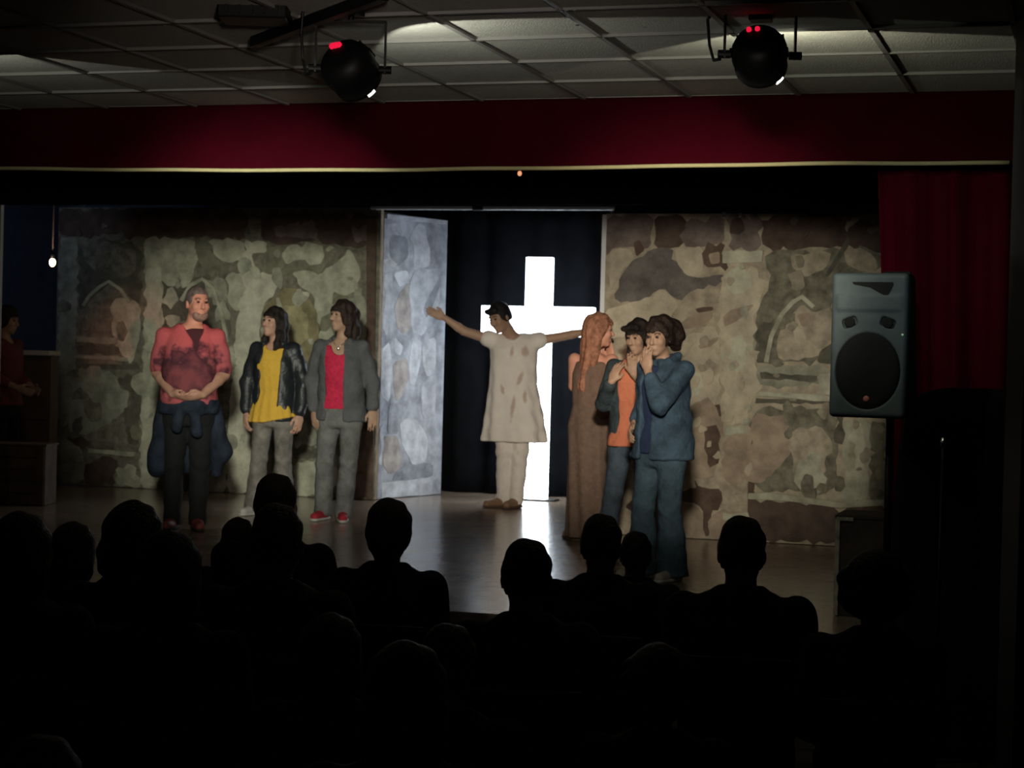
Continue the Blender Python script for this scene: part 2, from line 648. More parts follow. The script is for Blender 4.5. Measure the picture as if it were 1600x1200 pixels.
def safe(q, base):
    """the roughened outline, or calmer ones where it would cut through itself"""
    if not crosses(q):
        return q
    c = chaikin(base)
    if not crosses(c):
        return c
    if not crosses(base):
        return base
    m = np.mean(np.array(base), 0)
    return sorted(base, key=lambda p: math.atan2(p[1] - m[1], p[0] - m[0]))


class Flat:
    """a standing scenery flat: local x along it, local z up, front towards -y"""

    def __init__(s, label, x_a, x_b, z_top, base, group='painted scenery flats'):
        s.A, s.B = np.array(x_a, float), np.array(x_b, float)      # ground points left and right
        s.u = unit(s.B - s.A)
        s.L = np.linalg.norm(s.B - s.A)
        s.n = np.array((s.u[1], -s.u[0], 0.0))
        s.H = z_top - STAGE
        s.root = empty('scenery_flat', (s.A[0], s.A[1], STAGE), math.atan2(s.u[1], s.u[0]))
        tag(s.root, label, 'scenery flat', group)
        MB().box((s.L / 2, 0.012, s.H / 2 + 0.003), (s.L / 2, 0.012, s.H / 2 - 0.003)).build('panel', base, s.root)
        for x, h in ((0.02, 0.02), (s.L - 0.02, 0.02), (s.L / 2, 0.02)):
            MB().box((x, 0.045, s.H / 2 + 0.003), (h, 0.02, s.H / 2 - 0.003)).build('batten', M_wood, s.root)
        s.k = 0
        s.tk = 1.0

    def loc(s, px, py):
        p = pplane(px, py, (s.A[0], s.A[1], STAGE), s.n)
        return (float(np.dot(p - s.A, s.u)), p[2] - STAGE)

    def patch(s, pix, col, th=None, rough=True, name='painted_patch', step=0.045, amp=0.017):
        q = [s.loc(*p) for p in pix]
        q = [(min(max(x, 0.004), s.L - 0.004), min(max(z, 0.006), s.H - 0.004)) for x, z in q]
        q0 = q
        if rough:
            q = [(min(max(x, 0.002), s.L - 0.002), min(max(z, 0.004), s.H - 0.002)) for x, z in torn(chaikin(q) if amp > 0.006 else q, step, amp)]
        q = safe(q, q0)
        s.k += 1
        th = (0.002 + 0.00018 * s.k) * s.tk if th is None else th
        m = MB().prism([(x, 0, z) for x, z in q], (0, -th, 0))
        m.bm.normal_update()
        bmesh.ops.triangulate(m.bm, faces=[f for f in m.bm.faces if len(f.verts) > 4])
        return m.build(name, PC[col] if isinstance(col, str) else col, s.root)

    def cr(s, ox, oy, sc, pix, col, **kw):
        return s.patch([(ox + x / sc, oy + y / sc) for x, y in pix], col, **kw)

    def stroke(s, pix, w, col, **kw):
        """a raised band following a polyline; w in pixels"""
        P = [np.array(p, float) for p in pix]
        L, R = [], []
        for i, p in enumerate(P):
            d = unit(P[min(i + 1, len(P) - 1)] - P[max(i - 1, 0)])
            nn = np.array((-d[1], d[0])) * w / 2
            L.append(p + nn)
            R.append(p - nn)
        return s.patch(L + R[::-1], col, step=0.12, amp=0.006, name='painted_moulding', th=0.029, **kw)

    def scatter(s, box, cols, n, r=(8, 26), inside=None):
        for _ in range(n):
            cx, cy = RNG.uniform(box[0], box[2]), RNG.uniform(box[1], box[3])
            rr = RNG.uniform(*r)
            k = RNG.integers(6, 10)
            st = RNG.uniform(0.6, 1.5)
            a0 = RNG.uniform(0, 6.28)
            pl = []
            for i in range(k):
                a = a0 + 2 * math.pi * i / k
                q = rr * RNG.uniform(0.45, 1.2)
                pl.append((cx + q * 0.9 * math.cos(a), cy + q * st * math.sin(a)))
            s.patch(pl, cols[RNG.integers(len(cols))], amp=0.010)


YL, YR = 15.85, 13.8
xl0, xl1 = py_(86, 600, YL)[0], py_(589, 600, YL)[0]
ztop = py_(400, 324, YL)[2]
FA = Flat('broad painted flat of ruined stone arches standing at the left', (xl0, YL, STAGE), (xl1, YL, STAGE), ztop, PC['mid'])
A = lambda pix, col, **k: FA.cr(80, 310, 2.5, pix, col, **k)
B = lambda pix, col, **k: FA.cr(380, 310, 2.5, pix, col, **k)
A([(22, 40), (360, 40), (360, 150), (240, 140), (100, 150), (22, 140)], 'umber')  # umber along the top puts the valance's shadow into the colour
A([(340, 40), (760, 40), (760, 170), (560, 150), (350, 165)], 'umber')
A([(20, 150), (100, 150), (108, 300), (95, 560), (100, 860), (40, 900), (20, 800)], 'grey')
A([(105, 160), (350, 170), (350, 420), (310, 390), (230, 320), (150, 400), (105, 440)], 'dark')
A([(150, 400), (230, 335), (300, 400), (290, 520), (130, 530)], 'mid')
A([(240, 390), (340, 400), (352, 500), (330, 600), (310, 650), (275, 610), (235, 520)], 'stone')
A([(120, 170), (230, 165), (260, 250), (180, 290), (130, 240)], 'mid')
A([(236, 170), (330, 200), (330, 290), (270, 310), (232, 260)], 'mid')
FA.stroke([(132, 478), (142, 462), (158, 448), (172, 440), (190, 452), (204, 472)], 5, 'stone')
FA.stroke([(122, 530), (184, 533)], 9, 'grey')
A([(100, 572), (262, 575), (275, 612), (100, 606)], 'dark')
FA.stroke([(120, 557), (200, 562)], 6, 'grey')
A([(100, 645), (340, 650), (350, 670), (100, 665)], 'dark')
A([(110, 660), (180, 652), (250, 690), (310, 760), (270, 850), (170, 910), (110, 925), (60, 880), (80, 740)], 'grey')
A([(250, 700), (350, 690), (350, 960), (300, 960), (280, 860), (320, 770)], 'dark')
A([(60, 930), (120, 930), (160, 960), (110, 985), (70, 965)], 'umber')
FA.stroke([(140, 704), (212, 710)], 7, 'stone')
A([(20, 930), (60, 940), (120, 975), (132, 1060), (100, 1118), (30, 1100)], 'grey')
A([(125, 1075), (165, 1025), (230, 1005), (262, 1030), (250, 1125), (140, 1125)], 'umber')
A([(250, 1050), (330, 1040), (352, 1140), (260, 1142)], 'stone')
A([(362, 150), (560, 160), (580, 220), (540, 340), (510, 352), (480, 255), (440, 262), (436, 740), (425, 1150), (350, 1150), (352, 760), (372, 330)], 'stone')
A([(368, 270), (436, 268), (430, 560), (380, 640), (366, 500)], 'pale')
A([(320, 690), (420, 680), (430, 770), (340, 770), (310, 730)], 'stone')
A([(352, 780), (425, 775), (420, 1120), (356, 1140)], 'pale')
A([(440, 265), (480, 255), (505, 352), (545, 345), (590, 300), (640, 340), (700, 440), (690, 560), (440, 560)], 'dark')
A([(440, 480), (700, 480), (715, 1130), (440, 1150)], 'mid')
FA.stroke([(285, 470), (300, 446), (318, 436), (334, 450), (348, 490), (356, 535)], 6, 'stone')
A([(610, 160), (750, 165), (770, 225), (700, 255), (640, 225)], 'stone')
A([(560, 170), (610, 165), (640, 230), (700, 262), (680, 300), (600, 290), (575, 240)], 'moss')
A([(680, 300), (760, 290), (772, 420), (720, 442), (690, 402)], 'stone')
A([(600, 320), (680, 310), (690, 400), (640, 420), (600, 380)], 'grey')
A([(730, 400), (800, 330), (800, 1170), (680, 1170), (692, 900), (700, 800), (720, 560)], 'pale')
A([(640, 600), (715, 570), (722, 680), (690, 720), (640, 690)], 'stone')
A([(580, 980), (680, 960), (690, 1165), (560, 1165), (600, 1060)], 'stone')
B([(0, 160), (92, 168), (92, 212), (30, 215), (60, 290), (132, 300), (134, 350), (72, 440), (50, 700), (22, 960), (0, 1000)], 'pale')
B([(72, 60), (495, 60), (500, 175), (410, 190), (320, 180), (240, 165), (140, 185), (70, 160)], 'umber')  # top band darkened here too for the valance shadow
B([(120, 110), (300, 72), (322, 120), (255, 160), (130, 152)], 'mauve')
B([(420, 110), (500, 100), (500, 170), (440, 175)], 'mauve')
B([(90, 180), (150, 185), (170, 262), (120, 300), (72, 285), (95, 215)], 'moss')
B([(170, 262), (300, 262), (340, 240), (300, 300), (190, 290), (130, 330)], 'moss')
B([(150, 220), (180, 182), (280, 172), (322, 220), (300, 262), (232, 236), (170, 260)], 'stone')
B([(190, 290), (250, 280), (300, 300), (380, 240), (412, 195), (442, 240), (462, 300), (450, 360), (400, 382), (352, 362), (350, 440), (310, 505), (288, 480), (280, 380), (220, 342)], 'stone')
B([(82, 430), (120, 390), (200, 345), (270, 400), (300, 540), (290, 640), (240, 640), (80, 640)], 'olive')
B([(100, 460), (160, 420), (225, 410), (255, 460), (260, 560), (110, 560)], 'gold')
B([(210, 352), (262, 368), (252, 402), (214, 382)], 'pale')
B([(138, 378), (162, 440), (132, 560), (80, 545), (78, 462)], 'stone')
B([(300, 470), (350, 440), (360, 380), (470, 370), (470, 640), (310, 640)], 'moss')
B([(295, 520), (350, 500), (360, 620), (300, 630)], 'stone')
B([(400, 400), (465, 340), (485, 420), (480, 560), (440, 640), (410, 560)], 'grey')
B([(200, 640), (300, 640), (300, 960), (210, 960)], 'grey')
B([(190, 968), (305, 972), (305, 1020), (200, 1022)], 'dark')
B([(200, 1030), (300, 1025), (310, 1165), (190, 1168)], 'stone')
B([(300, 800), (400, 700), (470, 800), (440, 1165), (280, 1168)], 'grey')
B([(430, 880), (480, 860), (490, 1165), (420, 1165)], 'brown')
B([(300, 1080), (370, 1040), (380, 1165), (290, 1165)], 'pale')
FA.patch([(574, 340), (589, 340), (589, 780), (574, 780)], 'brown', rough=False, th=0.024, name='edge_batten')
FA.scatter((95, 380, 215, 740), ['mid', 'dark2', 'mid', 'moss'], 12, (6, 20))
FA.scatter((232, 390, 400, 770), ['stone', 'grey', 'stone2', 'stone'], 26, (5, 17))
FA.scatter((400, 380, 570, 770), ['stone', 'grey', 'stone2', 'moss'], 24, (5, 17))
FA.scatter((95, 332, 570, 362), ['umber', 'mauve', 'umber'], 12, (6, 16))  # dark scraps inside the painted shadow band

# door leaf, hinged at the end of the left flat and swung back
g0, g1 = pt(594.5, 600, 17.12), pt(693, 600, 18.0)
FD = Flat('narrow painted door leaf, toned blue-grey as lit, swung back left of the lit cross', (g0[0], g0[1], STAGE), (g1[0], g1[1], STAGE), pplane(592, 331, g0, np.array((0, -1, 0.0)))[2], PC['blue'])
FD.tk = 1.0
D = lambda pix, col, **k: FD.cr(380, 310, 2.5, pix, col, **k)
D([(650, 150), (682, 98), (712, 108), (716, 150), (730, 200), (728, 262), (700, 274), (664, 262), (668, 190)], 'ice', step=0.1)
D([(555, 125), (565, 100), (606, 96), (622, 130), (615, 150), (600, 128)], 'haze', step=0.1)
D([(575, 140), (640, 150), (645, 230), (600, 270), (570, 220)], 'steel', step=0.1)
D([(548, 240), (575, 235), (602, 258), (590, 268), (556, 262)], 'ice', step=0.1)
D([(590, 420), (640, 330), (662, 345), (668, 500), (622, 532), (600, 500)], 'taupe', step=0.1)
D([(535, 300), (580, 285), (590, 420), (560, 540), (530, 500)], 'haze', step=0.1)
D([(585, 290), (640, 280), (650, 320), (610, 350)], 'ice', step=0.1)
D([(588, 640), (640, 620), (645, 705), (622, 770), (596, 795), (584, 720)], 'taupe', step=0.1)
D([(535, 590), (570, 560), (582, 650), (570, 800), (530, 770)], 'ice', step=0.1)
D([(590, 540), (625, 580), (612, 615), (590, 600)], 'ice', step=0.1)
D([(655, 560), (695, 550), (692, 640), (668, 735), (648, 720)], 'ice', step=0.1)
D([(650, 290), (770, 270), (765, 420), (700, 540), (655, 520)], 'haze', step=0.1)
D([(700, 430), (768, 300), (772, 330), (740, 420), (715, 470)], 'steel', step=0.1)
D([(700, 560), (752, 540), (752, 660), (720, 700), (700, 650)], 'ice', step=0.1)
D([(690, 720), (750, 700), (748, 850), (700, 860)], 'haze', step=0.1)
D([(570, 800), (605, 800), (605, 920), (560, 920)], 'steel', step=0.1)
D([(610, 870), (680, 862), (722, 940), (712, 1030), (660, 1042), (640, 1000), (618, 960)], 'ice', step=0.1)
D([(545, 930), (600, 925), (620, 1000), (610, 1060), (570, 1080), (545, 1040)], 'taupe', step=0.1)
D([(525, 900), (545, 880), (540, 1040), (522, 1040)], 'ice', step=0.1)
D([(640, 1040), (740, 1035), (740, 1088), (580, 1105), (600, 1060)], 'steel', step=0.1)
D([(540, 1112), (740, 1090), (738, 1170), (540, 1178)], 'ice', step=0.2, amp=0.005)
FD.patch([(592, 333), (694, 343), (694, 350), (592, 340)], 'ice', rough=False, th=0.03, name='top_rail')

# right flat
xr0, xr1 = py_(941, 600, YR)[0], py_(1400, 600, YR)[0]
ztr = py_(1150, 334, YR)[2]
FR = Flat('broad cream and brown painted flat of a ruined church wall at the right', (xr0, YR, STAGE), (xr1, YR, STAGE), ztr, PC['buff'])
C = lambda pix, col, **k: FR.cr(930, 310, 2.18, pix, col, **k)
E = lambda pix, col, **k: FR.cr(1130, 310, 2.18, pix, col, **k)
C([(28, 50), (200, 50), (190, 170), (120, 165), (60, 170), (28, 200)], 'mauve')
C([(200, 60), (310, 60), (300, 165), (200, 170)], 'umber')  # dark tones along this top paint in the valance's shadow
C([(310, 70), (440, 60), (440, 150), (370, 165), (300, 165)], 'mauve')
C([(130, 150), (150, 140), (170, 175), (140, 200)], 'brown')
C([(50, 180), (118, 170), (132, 202), (90, 245), (52, 332), (48, 260)], 'cream')
C([(60, 340), (100, 240), (190, 172), (262, 168), (292, 230), (350, 272), (440, 258), (442, 282), (332, 312), (290, 352), (230, 302), (150, 360), (118, 352)], 'slate')
C([(270, 170), (368, 162), (362, 272), (310, 262), (280, 222)], 'cream')
C([(362, 180), (440, 145), (455, 250), (372, 232)], 'brown')
C([(385, 190), (425, 180), (425, 220), (395, 225)], 'tan')
C([(30, 380), (110, 360), (230, 305), (285, 360), (250, 430), (120, 470), (40, 480)], 'cream')
C([(255, 420), (330, 400), (400, 380), (400, 410), (340, 440), (265, 455)], 'tan')
C([(340, 375), (400, 368), (402, 382), (350, 390)], 'brown')
C([(300, 470), (420, 430), (425, 700), (300, 720), (290, 590)], 'cream')
C([(350, 500), (420, 470), (420, 485), (360, 515)], 'tan')
C([(310, 600), (355, 590), (370, 640), (330, 680), (300, 650)], 'pale')
C([(335, 560), (420, 560), (420, 600), (380, 615)], 'buff')
C([(436, 180), (545, 170), (545, 222), (436, 222)], 'cream')
C([(430, 260), (500, 232), (532, 260), (520, 520), (535, 640), (515, 770), (440, 775), (425, 600)], 'cream')
C([(455, 300), (530, 295), (525, 330), (460, 350)], 'stone')
C([(470, 520), (515, 500), (510, 580), (480, 600)], 'grey')
C([(440, 470), (475, 440), (470, 560), (450, 640)], 'pale')
C([(405, 705), (425, 700), (430, 745), (408, 740)], 'brown')
C([(440, 775), (510, 770), (512, 800), (440, 806)], 'stone')
C([(300, 720), (350, 690), (410, 700), (440, 800), (420, 880), (400, 952), (300, 942)], 'tan')
C([(370, 780), (420, 770), (425, 900), (385, 920)], 'brown', amp=0.01)
C([(440, 810), (545, 806), (540, 950), (430, 960)], 'tan')
C([(268, 1000), (295, 970), (340, 958), (352, 982), (432, 990), (422, 1062), (397, 1062), (388, 1150), (374, 1150), (366, 1052), (300, 1032)], 'brown')
C([(260, 1020), (365, 1060), (372, 1160), (260, 1165)], 'tan')
C([(520, 960), (545, 930), (545, 1060), (520, 1060)], 'brown')
C([(400, 1068), (520, 1066), (520, 1165), (392, 1165)], 'tan')
C([(40, 500), (280, 480), (290, 700), (260, 1000), (30, 1000)], 'buff')
C([(100, 1050), (150, 1010), (180, 1060), (140, 1075)], 'umber')
E([(10, 50), (130, 50), (130, 175), (20, 180)], 'mauve')
E([(130, 60), (420, 60), (430, 170), (320, 165), (135, 172)], 'umber')  # painted valance shadow carried on to the right
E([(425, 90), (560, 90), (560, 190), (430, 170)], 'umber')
E([(0, 180), (138, 178), (134, 216), (0, 221)], 'pale', amp=0.004, th=0.030)
E([(0, 222), (112, 232), (155, 292), (130, 330), (124, 375), (104, 400), (106, 560), (140, 640), (95, 690), (85, 768), (0, 772)], 'cream')
E([(20, 240), (90, 250), (100, 300), (40, 330), (10, 300)], 'pale')
E([(0, 400), (60, 370), (110, 360), (60, 410), (5, 440)], 'tan', amp=0.008)
E([(20, 480), (70, 460), (80, 560), (40, 600)], 'pale')
E([(140, 180), (380, 175), (530, 180), (545, 240), (380, 265), (376, 560), (110, 560), (110, 400), (160, 300)], 'mid')
E([(230, 190), (370, 180), (350, 240), (280, 270), (235, 235)], 'buff')
E([(410, 175), (500, 180), (530, 240), (470, 250), (420, 225)], 'buff')
E([(345, 265), (425, 130), (435, 150), (360, 268)], 'dark')
E([(112, 440), (190, 400), (165, 480), (145, 560), (112, 560)], 'dark')
FR.stroke([(1198, 566), (1206, 526), (1222, 492), (1240, 472), (1254, 464), (1272, 480)], 7, 'stone')
E([(185, 470), (230, 400), (270, 360), (310, 390), (370, 370), (372, 500), (320, 540), (190, 555)], 'buff')
E([(235, 430), (270, 440), (285, 480), (250, 500)], 'cream')
E([(250, 395), (300, 390), (310, 430), (270, 440)], 'tan')
E([(330, 520), (375, 490), (375, 565), (320, 560)], 'dark')
E([(120, 568), (385, 580), (385, 640), (130, 640), (112, 600)], 'grey')
E([(125, 592), (320, 605), (320, 622), (130, 615)], 'dark', amp=0.005)
E([(320, 600), (388, 590), (388, 682), (330, 660)], 'stone')
FR.stroke([(1186, 615), (1302, 624)], 7, 'stone')
E([(112, 680), (350, 684), (370, 700), (110, 698)], 'dark', amp=0.005)
E([(100, 710), (390, 715), (392, 1000), (100, 1000)], 'mid')
E([(100, 730), (220, 740), (240, 860), (150, 960), (90, 900)], 'tan')
E([(220, 800), (330, 770), (380, 850), (330, 960), (240, 950)], 'buff')
E([(250, 900), (330, 860), (350, 1000), (260, 1000)], 'stone')
E([(60, 860), (130, 840), (175, 900), (140, 970), (70, 960)], 'tan')
E([(410, 750), (500, 758), (495, 1040), (400, 1032), (420, 940), (405, 850)], 'stone')
E([(440, 770), (475, 765), (480, 920), (450, 930)], 'pale')
E([(380, 720), (412, 720), (412, 840), (375, 830)], 'dark')
E([(500, 758), (560, 765), (560, 1040), (498, 1040)], 'mid')
E([(505, 770), (540, 830), (545, 900), (515, 850)], 'moss')
E([(290, 990), (320, 985), (320, 1012), (290, 1012)], 'dark', amp=0.004)
FR.stroke([(1170, 775), (1240, 779), (1313, 789), (1385, 785)], 9, 'stone')
E([(0, 1070), (105, 1072), (105, 1095), (0, 1095)], 'stone', amp=0.004)
E([(0, 1096), (90, 1096), (90, 1175), (0, 1175)], 'tan')
E([(85, 1022), (240, 1035), (398, 1055), (398, 1178), (85, 1178)], 'umber')
E([(400, 1055), (560, 1046), (560, 1180), (400, 1180)], 'brown')
FR.scatter((955, 480, 1130, 760), ['cream', 'buff', 'cream2', 'cream'], 26, (5, 18))
FR.scatter((1135, 400, 1180, 760), ['cream', 'cream2', 'stone'], 16, (4, 12))
FR.scatter((1195, 400, 1390, 770), ['buff2', 'mid2', 'mid', 'buff2'], 30, (5, 17))
FR.scatter((950, 338, 1380, 365), ['umber', 'mauve', 'umber'], 12, (6, 15))  # more dark scraps in the right flat's painted shadow band
# pale upright at the near edge of the gap and the rail over it
M_alu = mat('pale_metal', (0.80, 0.82, 0.85), 0.5, 0.0)
e0 = py_(938, 600, YR + 0.06)
post = MB().box((e0[0], YR + 0.075, STAGE + (ztr - STAGE) / 2), (0.018, 0.02, (ztr - STAGE) / 2 - 0.002)).build('scenery_post', M_alu)
tag(post, 'thin pale upright post at the right edge of the gap beside the cross', 'post')
rl = MB()
p0, p1 = py_(580, 325, YL - 0.018), py_(960, 326, YL - 0.018)
mid = p0 + (p1 - p0) * 0.45
rr = empty('overhead_rail', p0)
tag(rr, 'thin pale metal rail spanning the gap above the door leaf and cross', 'rail')
for a, b in ((p0, mid - V(0.012, 0, 0)), (mid + V(0.012, 0, 0), p1)):
    o = MB().cyl(a, b, 0.017, n=10).build('rail_tube', M_alu)
    o.parent = rr
    o.matrix_parent_inverse = Matrix.Translation(rr.location).inverted()
o = MB().cyl((p1[0] - 0.02, p1[1] + 0.03, STAGE + 0.002), (p1[0] - 0.02, p1[1] + 0.03, p1[2]), 0.016, n=10).build('support_pole', M_blackpaint)
o.parent = rr
o.matrix_parent_inverse = Matrix.Translation(rr.location).inverted()
o = MB().cyl(mid - V(0.05, 0, 0), mid + V(0.05, 0, 0), 0.022, n=10).build('coupler', M_blackpaint)
o.parent = rr
o.matrix_parent_inverse = Matrix.Translation(rr.location).inverted()

# ------------------------------------------------------------------ the lit cross
YC = 16.75
M_glow = mat('cross_light', (0.9, 0.95, 1.0), 0.5, emit=(0.80, 0.90, 1.0), estr=9.0)
cc = lambda px, py: py_(px, py, YC)
zb, zt = STAGE + 0.015, cc(842, 402)[2]
xL, xR = cc(817, 600)[0], cc(856, 600)[0]
aL, aR = cc(752, 500)[0], cc(926, 500)[0]
az0, az1 = cc(840, 525)[2], cc(840, 479)[2]
prof = [(xL, zb), (xR, zb), (xR, az0), (aR, az0), (aR, az1), (xR, az1), (xR, zt), (xL, zt), (xL, az1), (aL, az1), (aL, az0), (xL, az0)]
cr = empty('cross', ((xL + xR) / 2, YC, STAGE))
tag(cr, 'tall glowing white cross standing upstage against the black drape', 'cross')


def keep(o, root):
    o.parent = root
    o.matrix_parent_inverse = root.matrix_basis.inverted() if root.matrix_basis != Matrix.Identity(4) else Matrix.Identity(4)
    return o


bpy.context.view_layer.update()
o = MB().prism([(x, YC, z) for x, z in prof], (0, 0.10, 0))
o.bm.normal_update()
bmesh.ops.triangulate(o.bm, faces=[f for f in o.bm.faces if len(f.verts) > 4])
keep(o.build('light_box', M_glow), cr)
keep(MB().box(((xL + xR) / 2, YC + 0.06, STAGE + 0.0075), (0.22, 0.10, 0.0075)).build('foot_plate', M_blackpaint), cr)
# ================================================================== STAGE LAMPS OF THE HALL
M_can = mat('lamp_black', (0.004, 0.004, 0.0045), 0.5, spec=0.25)
M_led = mat('red_led', (0.3, 0.0, 0.02), 0.5, emit=(1.0, 0.012, 0.06), estr=0.8)
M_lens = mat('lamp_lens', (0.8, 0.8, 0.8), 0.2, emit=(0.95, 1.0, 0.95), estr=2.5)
M_chrome = mat('chrome', (0.7, 0.7, 0.72), 0.25, 1.0)
RIGHT = np.array((math.cos(T), math.sin(T), 0.0))
FWD = np.array((-math.sin(T), math.cos(T), 0.0))
UP = V(0, 0, 1)


def par_can(label, px, py, d, ax, leds, watts, tint, edge):
    c = pt(px, py, d)
    ax = unit(ax[0] * RIGHT + ax[1] * FWD + ax[2] * UP)
    root = empty('stage_lamp', (c[0], c[1], CEIL))
    tag(root, label, 'stage lamp', 'red-lit stage lamps under the ceiling')
    b = c - ax * 0.095
    keep(MB().lathe([(0, 0.045), (0.004, 0.065), (0.025, 0.090), (0.06, 0.106), (0.10, 0.108), (0.15, 0.095), (0.155, 0.101), (0.172, 0.101), (0.175, 0.092), (0.15, 0.085), (0.145, 0.02)], b, ax).build('housing', M_can, None, True), root)
    keep(MB().lathe([(0.148, 0.08), (0.155, 0.076), (0.163, 0.05), (0.166, 0.01)], b, ax).build('lens', M_lens, None, True), root)
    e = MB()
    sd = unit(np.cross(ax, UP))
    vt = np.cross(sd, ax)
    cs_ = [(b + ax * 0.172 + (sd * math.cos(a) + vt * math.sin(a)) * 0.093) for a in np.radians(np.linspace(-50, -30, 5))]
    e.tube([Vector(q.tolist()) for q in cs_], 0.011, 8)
    keep(e.build('lens_glint', M_lens, None, True), root)  # glowing sliver added as a glint on the rim
    fm = MB()
    side = unit(np.cross(ax, UP))
    vert = np.cross(side, ax)
    for k in range(10):
        a = 2 * math.pi * k / 10
        q = side * math.cos(a) * 0.107 + vert * math.sin(a) * 0.107
        fm.cyl(b + ax * 0.055 + q, b + ax * 0.105 + q, 0.005, n=6)
    keep(fm.build('cooling_ribs', M_can), root)
    for sx, sz, r in leds:
        q = b + side * sx + vert * sz - ax * 0.001
        keep(MB().lathe([(-0.008, r * 0.9), (-0.005, r), (0.035, r)], q + ax * 0.0, ax, 14).build('status_display', M_led, None, True), root)
    top = V(c[0], c[1], c[2] + 0.185)
    y = MB()
    for s in (-1, 1):
        q = c + RIGHT * 0.135 * s
        y.box(q + UP * 0.085, (0.004, 0.014, 0.10), R0)
    y.box(top, (0.137, 0.014, 0.004), R0)
    keep(y.build('yoke', M_can), root)
    for s in (-1, 1):
        keep(MB().cyl(c + RIGHT * 0.112 * s, c + RIGHT * 0.160 * s, 0.016, n=12).build('clamp_knob', M_can), root)
    keep(MB().cyl(top, (top[0], top[1], CEIL - 0.002), 0.012, n=10).box((top[0], top[1], CEIL - 0.012), (0.04, 0.04, 0.010)).build('hanging_stem', M_can), root)
    l0 = c - RIGHT * 0.15 - UP * 0.02
    cb = [l0, l0 + V(-0.03, 0.02, 0.0), l0 + V(-0.05, 0.03, 0.06), l0 + V(-0.06, 0.03, 0.16), V(l0[0] - 0.05, l0[1] + 0.02, CEIL - 0.004)]
    keep(MB().tube([Vector(p) for p in cb], 0.006).build('cable', M_can), root)
    # the wide spill of the lamp, which grazes the ceiling tiles
    lp = b + ax * 0.27 + UP * 0.02
    s = spot('lamp_spill', lp, lp + V(edge[0], 1.0, edge[1]), watts, tint, edge[2], 0.04, 0.015)
    keep(s, root)
    return root


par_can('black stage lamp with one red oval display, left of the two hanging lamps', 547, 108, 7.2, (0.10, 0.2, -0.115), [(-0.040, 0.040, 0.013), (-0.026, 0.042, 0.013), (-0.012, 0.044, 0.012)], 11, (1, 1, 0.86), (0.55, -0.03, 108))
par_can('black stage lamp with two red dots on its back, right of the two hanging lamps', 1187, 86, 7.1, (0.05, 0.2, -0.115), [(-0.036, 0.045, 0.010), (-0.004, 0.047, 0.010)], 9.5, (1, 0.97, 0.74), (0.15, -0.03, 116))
# a third lamp of the same row hangs just outside the frame at the left
spot('lamp_spill', pt(-150, 135, 8.2), pt(-150, 135, 8.2) + V(-0.15, 1.0, -0.03), 8, (1, 1, 0.86), 100, 0.04, 0.015)

# flat floodlights on the ceiling, cut by the upper edge of the frame
def flood(label, px, py, d, w, h, dep):
    c = pt(px, py, d)
    root = empty('floodlight', (c[0], c[1], CEIL))
    tag(root, label, 'floodlight', 'black floodlights on the hall ceiling')
    keep(MB().box(c, (w, dep, h), R0, bevel=0.008).build('housing', M_can), root)
    keep(MB().lathe([(0, h * 0.85), (0.01, h * 0.8), (0.014, h * 0.4), (0.016, 0.004)], c + FWD * (dep - 0.004), FWD).build('lens', mat('dark_glass', (0.03, 0.03, 0.04), 0.1), None, True), root)
    f = MB()
    for k in range(5):
        f.box(c - FWD * (dep + 0.004) + RIGHT * (k - 2) * w * 0.36, (0.006, 0.006, h * 0.8), R0)
    keep(f.build('rear_fins', M_can), root)
    y = MB()
    for s in (-1, 1):
        y.cyl(c + RIGHT * (w - 0.02) * s + UP * h * 0.5, V(*(c + RIGHT * (w - 0.02) * s)[:2], CEIL - 0.001), 0.008, n=8)
    keep(y.build('bracket', M_can), root)


flood('black boxy floodlight on the ceiling at the upper left, beside the dark bar', 399, 4, 7.25, 0.135, 0.075, 0.10)
flood('black shallow floodlight on the ceiling, at the upper edge between the hanging lamps', 956, 2, 7.4, 0.155, 0.038, 0.10)
bar = MB()
b0, b1 = pt(398, 66, 7.7), pt(600, -9, 6.7)
d = b1 - b0
bar.box((b0 + b1) / 2, (np.linalg.norm(d) / 2, 0.022, 0.022), Vector(d).to_track_quat('X', 'Z').to_matrix(), bevel=0.003)
root = empty('ceiling_bar', ((b0 + b1) / 2)[:2].tolist() + [CEIL])
tag(root, 'dark diagonal mounting bar under the ceiling beside the left floodlight', 'bar')
keep(bar.build('bar_tube', M_can), root)
for t in (0.25, 0.8):
    q = b0 + d * t
    keep(MB().cyl(q, (q[0], q[1], CEIL - 0.001), 0.009, n=8).build('hanger', M_can), root)

# ================================================================== LOUDSPEAKER AND EQUIPMENT AT THE RIGHT
M_spk = mat('loudspeaker_grey', (0.075, 0.10, 0.108), 0.6, noise=0.1, nscale=25, bump=0.12, bscale=300)
M_spkblack = mat('loudspeaker_black', (0.003, 0.0032, 0.0035), 0.85, bump=0.2, bscale=300)
M_badge = mat('badge_red', (0.55, 0.20, 0.14), 0.5)
DS = 8.2
sc_ = pt(1372, 541, DS)
spk = empty('loudspeaker', (sc_[0], sc_[1], sc_[2] - 0.316), T - 0.42)
tag(spk, 'grey-fronted plastic loudspeaker raised on a stand at the right', 'loudspeaker')
